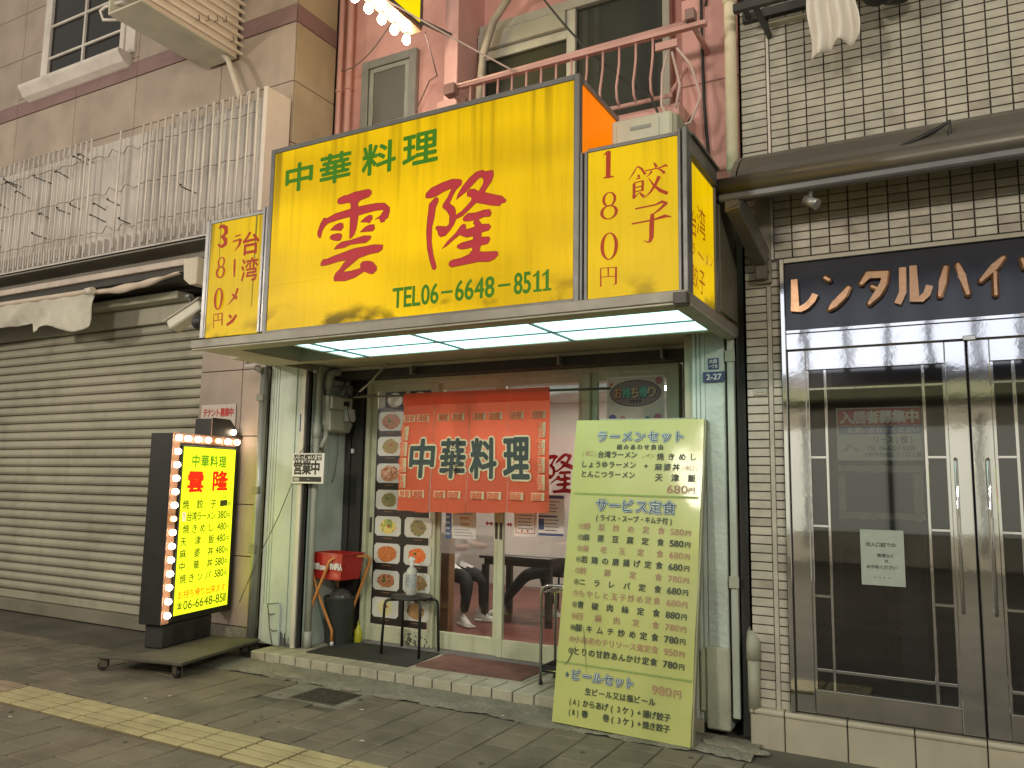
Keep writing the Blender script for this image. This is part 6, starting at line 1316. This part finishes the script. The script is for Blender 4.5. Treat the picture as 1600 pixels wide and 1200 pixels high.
# ------------------------------------------------------------------ two diners seated inside
def person(label, joints, edges_, radii, shirt, hip_z, head, face_dir, shoes, neck_z):
    t = thing('person', label, 'person', (joints[0][0], joints[0][1], .085))
    me = bpy.data.meshes.new('body'); me.from_pydata(joints, edges_, []); o = bpy.data.objects.new('body', me); COL.objects.link(o); 
    md = o.modifiers.new('s', 'SKIN'); md.use_smooth_shade = True
    for i, r in enumerate(radii): me.skin_vertices[0].data[i].radius = r if isinstance(r, tuple) else (r, r)
    me.skin_vertices[0].data[0].use_root = True
    s2 = o.modifiers.new('u', 'SUBSURF'); s2.levels = 2; s2.render_levels = 2
    dg = bpy.context.evaluated_depsgraph_get(); m2 = bpy.data.meshes.new_from_object(o.evaluated_get(dg)); bpy.data.objects.remove(o)
    m2.materials.clear()
    for mt in (shirt, M('trousers_black', (.018, .018, .02), .8), M('skin', (.55, .33, .24), .5, 0, .05)): m2.materials.append(mt)
    hd = V(head)
    for p in m2.polygons:
        c = p.center; p.use_smooth = True
        p.material_index = 2 if (c.z > neck_z or (c.z < .92 and c.z > .74 and (c-V(joints[0])).length > .34 and c.z > .76)) else (1 if c.z < hip_z else 0)
    put('body', m2, t)
    f = V((face_dir[0], face_dir[1], 0)).normalized(); s = V((-f.y, f.x, 0))
    MB().sphere(hd+V((0, 0, .03))-f*.018, .105, 16, 12, (1, 1, 1.0)).build('hair', M('hair_black', (.015, .012, .01), .6, 0, .2, 20), t)
    e = MB()
    for k in (-1, 1): e.sphere(hd+f*.092+s*.032*k+V((0, 0, .0)), .011, 8, 6)
    e.build('eyes', ink, t)
    MB().sphere(hd+f*.104+V((0, 0, -.025)), .014, 8, 6).sphere(hd+s*.09+V((0, 0, -.01)), .018, 8, 6, (1, .6, 1.3)).sphere(hd-s*.09+V((0, 0, -.01)), .018, 8, 6, (1, .6, 1.3)).build('nose_and_ears', MATS['skin'], t)
    MB().box(-.02, .02, -.004, .004, -.004, .004, Matrix.Translation(hd+f*.096+V((0, 0, -.055))) @ Matrix.Rotation(math.atan2(s.y, s.x), 4, 'Z')).build('mouth', M('lip', (.35, .12, .1), .5), t)
    for (x, y, a) in shoes:
        R_ = Matrix.Translation((x, y, .088)) @ Matrix.Rotation(a, 4, 'Z')
        b = MB()
        def sh(u, v):   # shoe: long axis +x, open at heel top
            L_ = -.10+.28*u; w_ = .045*(1-.25*abs(u-.6))*(sin(pi*min(1, max(.04, u*1.02)))**.35); h_ = (.112-.072*min(1, max(0, (u-.28)/.42))**.8)*(1-max(0, u-.8)**2*9)
            th = pi*v; return R_ @ V((L_, w_*cos(th), h_*sin(th)))
        b.grid(sh, 16, 10).build('shoe', M('shoe_white', (.62, .60, .55), .6, 0, .08, 12, .1, 80), t)
        MB().box(-.10, .175, -.045, .045, -.003, .018, R_).build('shoe_sole', M('sole_white', (.60, .58, .52), .6), t, .008)
    return t
# joints: pelvis, belly, chest, neck, head, then arms and legs
def seated(px_, py_, f, up_=.0, feet=None, seat=.51):
    f = V((f[0], f[1], 0)).normalized(); s = V((-f.y, f.x, 0)); P = V((px_, py_, seat+.09)); J = [P]
    J += [P+V((0, 0, .14))-f*.02, P+V((0, 0, .34)), P+V((0, 0, .50))+f*.02, P+V((0, 0, .60))+f*.05, P+V((0, 0, .72))+f*.07]
    E_ = [(0, 1), (1, 2), (2, 3), (3, 4), (4, 5)]; Rr = [(.135, .115), (.13, .105), (.15, .11), .06, .07, .095]
    for k in (-1, 1):
        i = len(J); J += [P+V((0, 0, .43))+s*.17*k, P+V((0, 0, .22))+s*.22*k+f*.06, P+V((0, 0, .20))+s*.16*k+f*.30, P+V((0, 0, .22))+s*.12*k+f*.37]
        E_ += [(2, i), (i, i+1), (i+1, i+2), (i+2, i+3)]; Rr += [.062, .046, .034, .028]
    for k, ft in zip((-1, 1), feet):
        i = len(J); hipj = P+s*.09*k+f*.05+V((0, 0, -.03)); ft = V((ft[0], ft[1], .15)); kn = (hipj+ft)/2; kn.z = .50; kn += f*.17
        J += [hipj, kn, ft+V((0, 0, .04))]; E_ += [(0, i), (i, i+1), (i+1, i+2)]; Rr += [.095, .065, .045]
    return [tuple(j) for j in J], E_, Rr, tuple(J[5])
J, E_, Rr, hd = seated(-4.50, 6.95, (1, -.15), feet=[(-4.17, 6.72), (-4.12, 7.0)])
person('diner in a white shirt and black trousers seated behind the left pane', J, E_, Rr, M('shirt_white', (.60, .58, .54), .8, 0, .06, 4, .3, 20), .60, hd, (1, -.15), [(-4.15, 6.70, -.6), (-4.10, 7.0, .1)], 1.16)
J, E_, Rr, hd = seated(-3.72, 7.98, (-.1, -1), feet=[(-3.68, 7.66), (-4.16, 7.44)])
person('diner in dark clothes and white sneakers seated behind the right pane', J, E_, Rr, M('shirt_dark', (.05, .05, .06), .8, 0, .1, 4, .3, 20), .60, hd, (-.1, -1), [(-3.66, 7.62, -.05), (-4.18, 7.42, -2.2)], 1.16)

# ------------------------------------------------------------------ notices inside the steel doors
t = thing('tenant_poster', 'red and blue tenants wanted poster behind the glass of the steel door', 'poster', (-.34, 4.87, 1.6))
F = front(4.862)
MB().box(-.555, -.118, 4.863, 4.866, 1.600, 1.895).build('sheet', M('poster_pale', (.60, .68, .60), .4, 0, .12, 8), t)
flat('red_band', [[(-.548, 1.795), (-.125, 1.795), (-.125, 1.888), (-.548, 1.888)]], M('poster_red', (.50, .06, .06), .4), t, F, .0003); flat('blue_band', [[(-.548, 1.745), (-.125, 1.745), (-.125, 1.792), (-.548, 1.792)]], M('poster_blue', (.09, .17, .38), .4), t, F, .0003)
pw_ = M('poster_white', (.9, .9, .86), .5)
text('lettering', '入居者募集中', pw_, t, F, -.535, -.135, 1.805, 1.875, .003, nrm=.001); text('lettering', 'お問い合わせください', pw_, t, F, -.50, -.135, 1.752, 1.785, .0005, nrm=.001)
text('lettering', 'リース(株)', M('poster_navy', (.04, .06, .14), .5), t, F, -.37, -.16, 1.692, 1.735, .001, nrm=.001); text('lettering', 'TEL 06-6227-8230', M('poster_navy', 0), t, F, -.40, -.16, 1.655, 1.680, .0006, 'fit', nrm=.001); text('lettering', '大阪市西成区2丁目2番', M('poster_navy', 0), t, F, -.42, -.13, 1.618, 1.645, .0002, nrm=.001)
flat('yellow_roof_mark', [[(-.53, 1.65), (-.485, 1.70), (-.44, 1.65), (-.46, 1.65), (-.485, 1.68), (-.51, 1.65)]], M('poster_gold', (.35, .30, .08), .5), t, F, .001)
t = thing('tape_residue', 'square of torn pale tape left on the steel door glass under the poster', 'tape', (-.34, 4.86, 1.3))
tp = MB()
def rag(x0, x1, z0, z1, n):
    for k in range(n):
        a = x0+(x1-x0)*k/n; b_ = x0+(x1-x0)*(k+1)/n if x1-x0 > z1-z0 else x1
        if x1-x0 > z1-z0: tp.box(a, b_, 4.854, 4.8555, z0+random.uniform(0, .012), z1-random.uniform(0, .006))
        else: c = z0+(z1-z0)*k/n; tp.box(x0+random.uniform(0, .004), x1-random.uniform(0, .006), 4.854, 4.8555, c, z0+(z1-z0)*(k+1)/n)
rag(-.555, -.125, 1.530, 1.575, 22); rag(-.555, -.125, 1.272, 1.318, 26); rag(-.557, -.515, 1.32, 1.52, 4); rag(-.180, -.127, 1.32, 1.53, 5)
tp.build('tape', M('tape_pale', (.24, .25, .20), .7, 0, .2, 20), t)
t = thing('paper_note', 'pale handwritten style paper note taped low on the steel door glass', 'notice', (-.34, 4.84, .925))
MB().box(-.452, -.236, 4.8448, 4.8458, .925, 1.222).build('sheet', M('note_paper', (.36, .42, .36), .7, 0, .12, 25, mottle=.12), t)
F = front(4.8448)
text('lettering', '出入口前での', ink, t, F, -.425, -.275, 1.130, 1.155, .0003, nrm=.0006); text('lettering', '喫煙など', ink, t, F, -.37, -.285, 1.075, 1.095, .0002, nrm=.0006); text('lettering', 'は', ink, t, F, -.335, -.315, 1.048, 1.066, .0002, nrm=.0006); text('lettering', 'おやめください', ink, t, F, -.425, -.275, 1.012, 1.034, .0002, nrm=.0006); text('lettering', '管理会社', ink, t, F, -.395, -.305, .962, .972, 0, nrm=.0006)

# ------------------------------------------------------------------ the other side of the street (seen mirrored in the steel doors)
OB = thing('opposite_building', 'building across the street mirrored in the steel doors', 'building', (0, -7.5, 0))
MB().box(-16, 9, -8.2, -7.2, 0, 3.4).box(-16, 9, -8.2, -7.2, 5.7, 9).box(-16, -5.5, -8.2, -7.2, 3.4, 5.7).box(5, 9, -8.2, -7.2, 3.4, 5.7).build('wall', M('opposite_wall', (.42, .40, .32), .7, 0, .15, 2), OB)
wg = glow('lit_windows', (.50, .64, .90), .85)
for k in range(14):
    MB().box(-5.4+k*.75, -4.78+k*.75, -7.4, -7.35, 3.75, 5.45).build('window', wg, OB)
MB().box(-5.5, 5, -7.5, -7.42, 3.4, 5.7).build('spandrel', M('spandrel', (.05, .055, .07), .3), OB)
MB().box(-5.5, 5, -7.3, -6.4, 3.1, 3.35).build('shop_awning', M('opposite_awning', (.30, .33, .20), .8), OB)
MB().box(-4.0, 2.0, -7.19, -7.15, .6, 2.6).build('shop_window', glow('shop_window_glow', (.55, .70, .48), .22), OB)
for k in range(5): MB().box(-4.0+k*1.5-.04, -4.0+k*1.5+.04, -7.14, -7.1, .3, 2.8).build('shop_mullion', dark, OB)
lampm = glow('added_lamp_glass', (1, .93, .80), 6)
for i, (x, y, e) in enumerate(((-9.5, -2.4, 500), (-3.2, -3.0, 480), (3.4, -2.2, 460))):  # lamps added out of view to throw soft directional light on the fronts
    t = thing('added_lamp', ['added unseen street lamp across the street at the far left', 'added unseen street lamp across the street opposite the restaurant', 'added unseen street lamp across the street opposite the tiled building'][i], 'street lamp', (x, y, 0), group='added unseen lamps behind the viewer')
    MB().tube([(x, y, 0), (x, y, 4.0), (x, y+.1, 4.2), (x, y+.7, 4.3)], .05, 10).build('pole', alu_d, t)
    MB().box(x-.18, x+.18, y+.55, y+1.15, 4.30, 4.38).build('lamp_head', alu_d, t, .02)
    MB().box(x-.15, x+.15, y+.6, y+1.1, 4.29, 4.30).build('lamp_glass', lampm, t)
    ld = bpy.data.lights.new('added_light', 'POINT'); ld.energy = e; ld.shadow_soft_size = .30; ld.color = (1, .89, .76)
    lo = bpy.data.objects.new('added_light', ld); COL.objects.link(lo); lo.location = (x, y+.85, 3.95); lo.parent = t; lo.matrix_parent_inverse = t.matrix_basis.inverted()
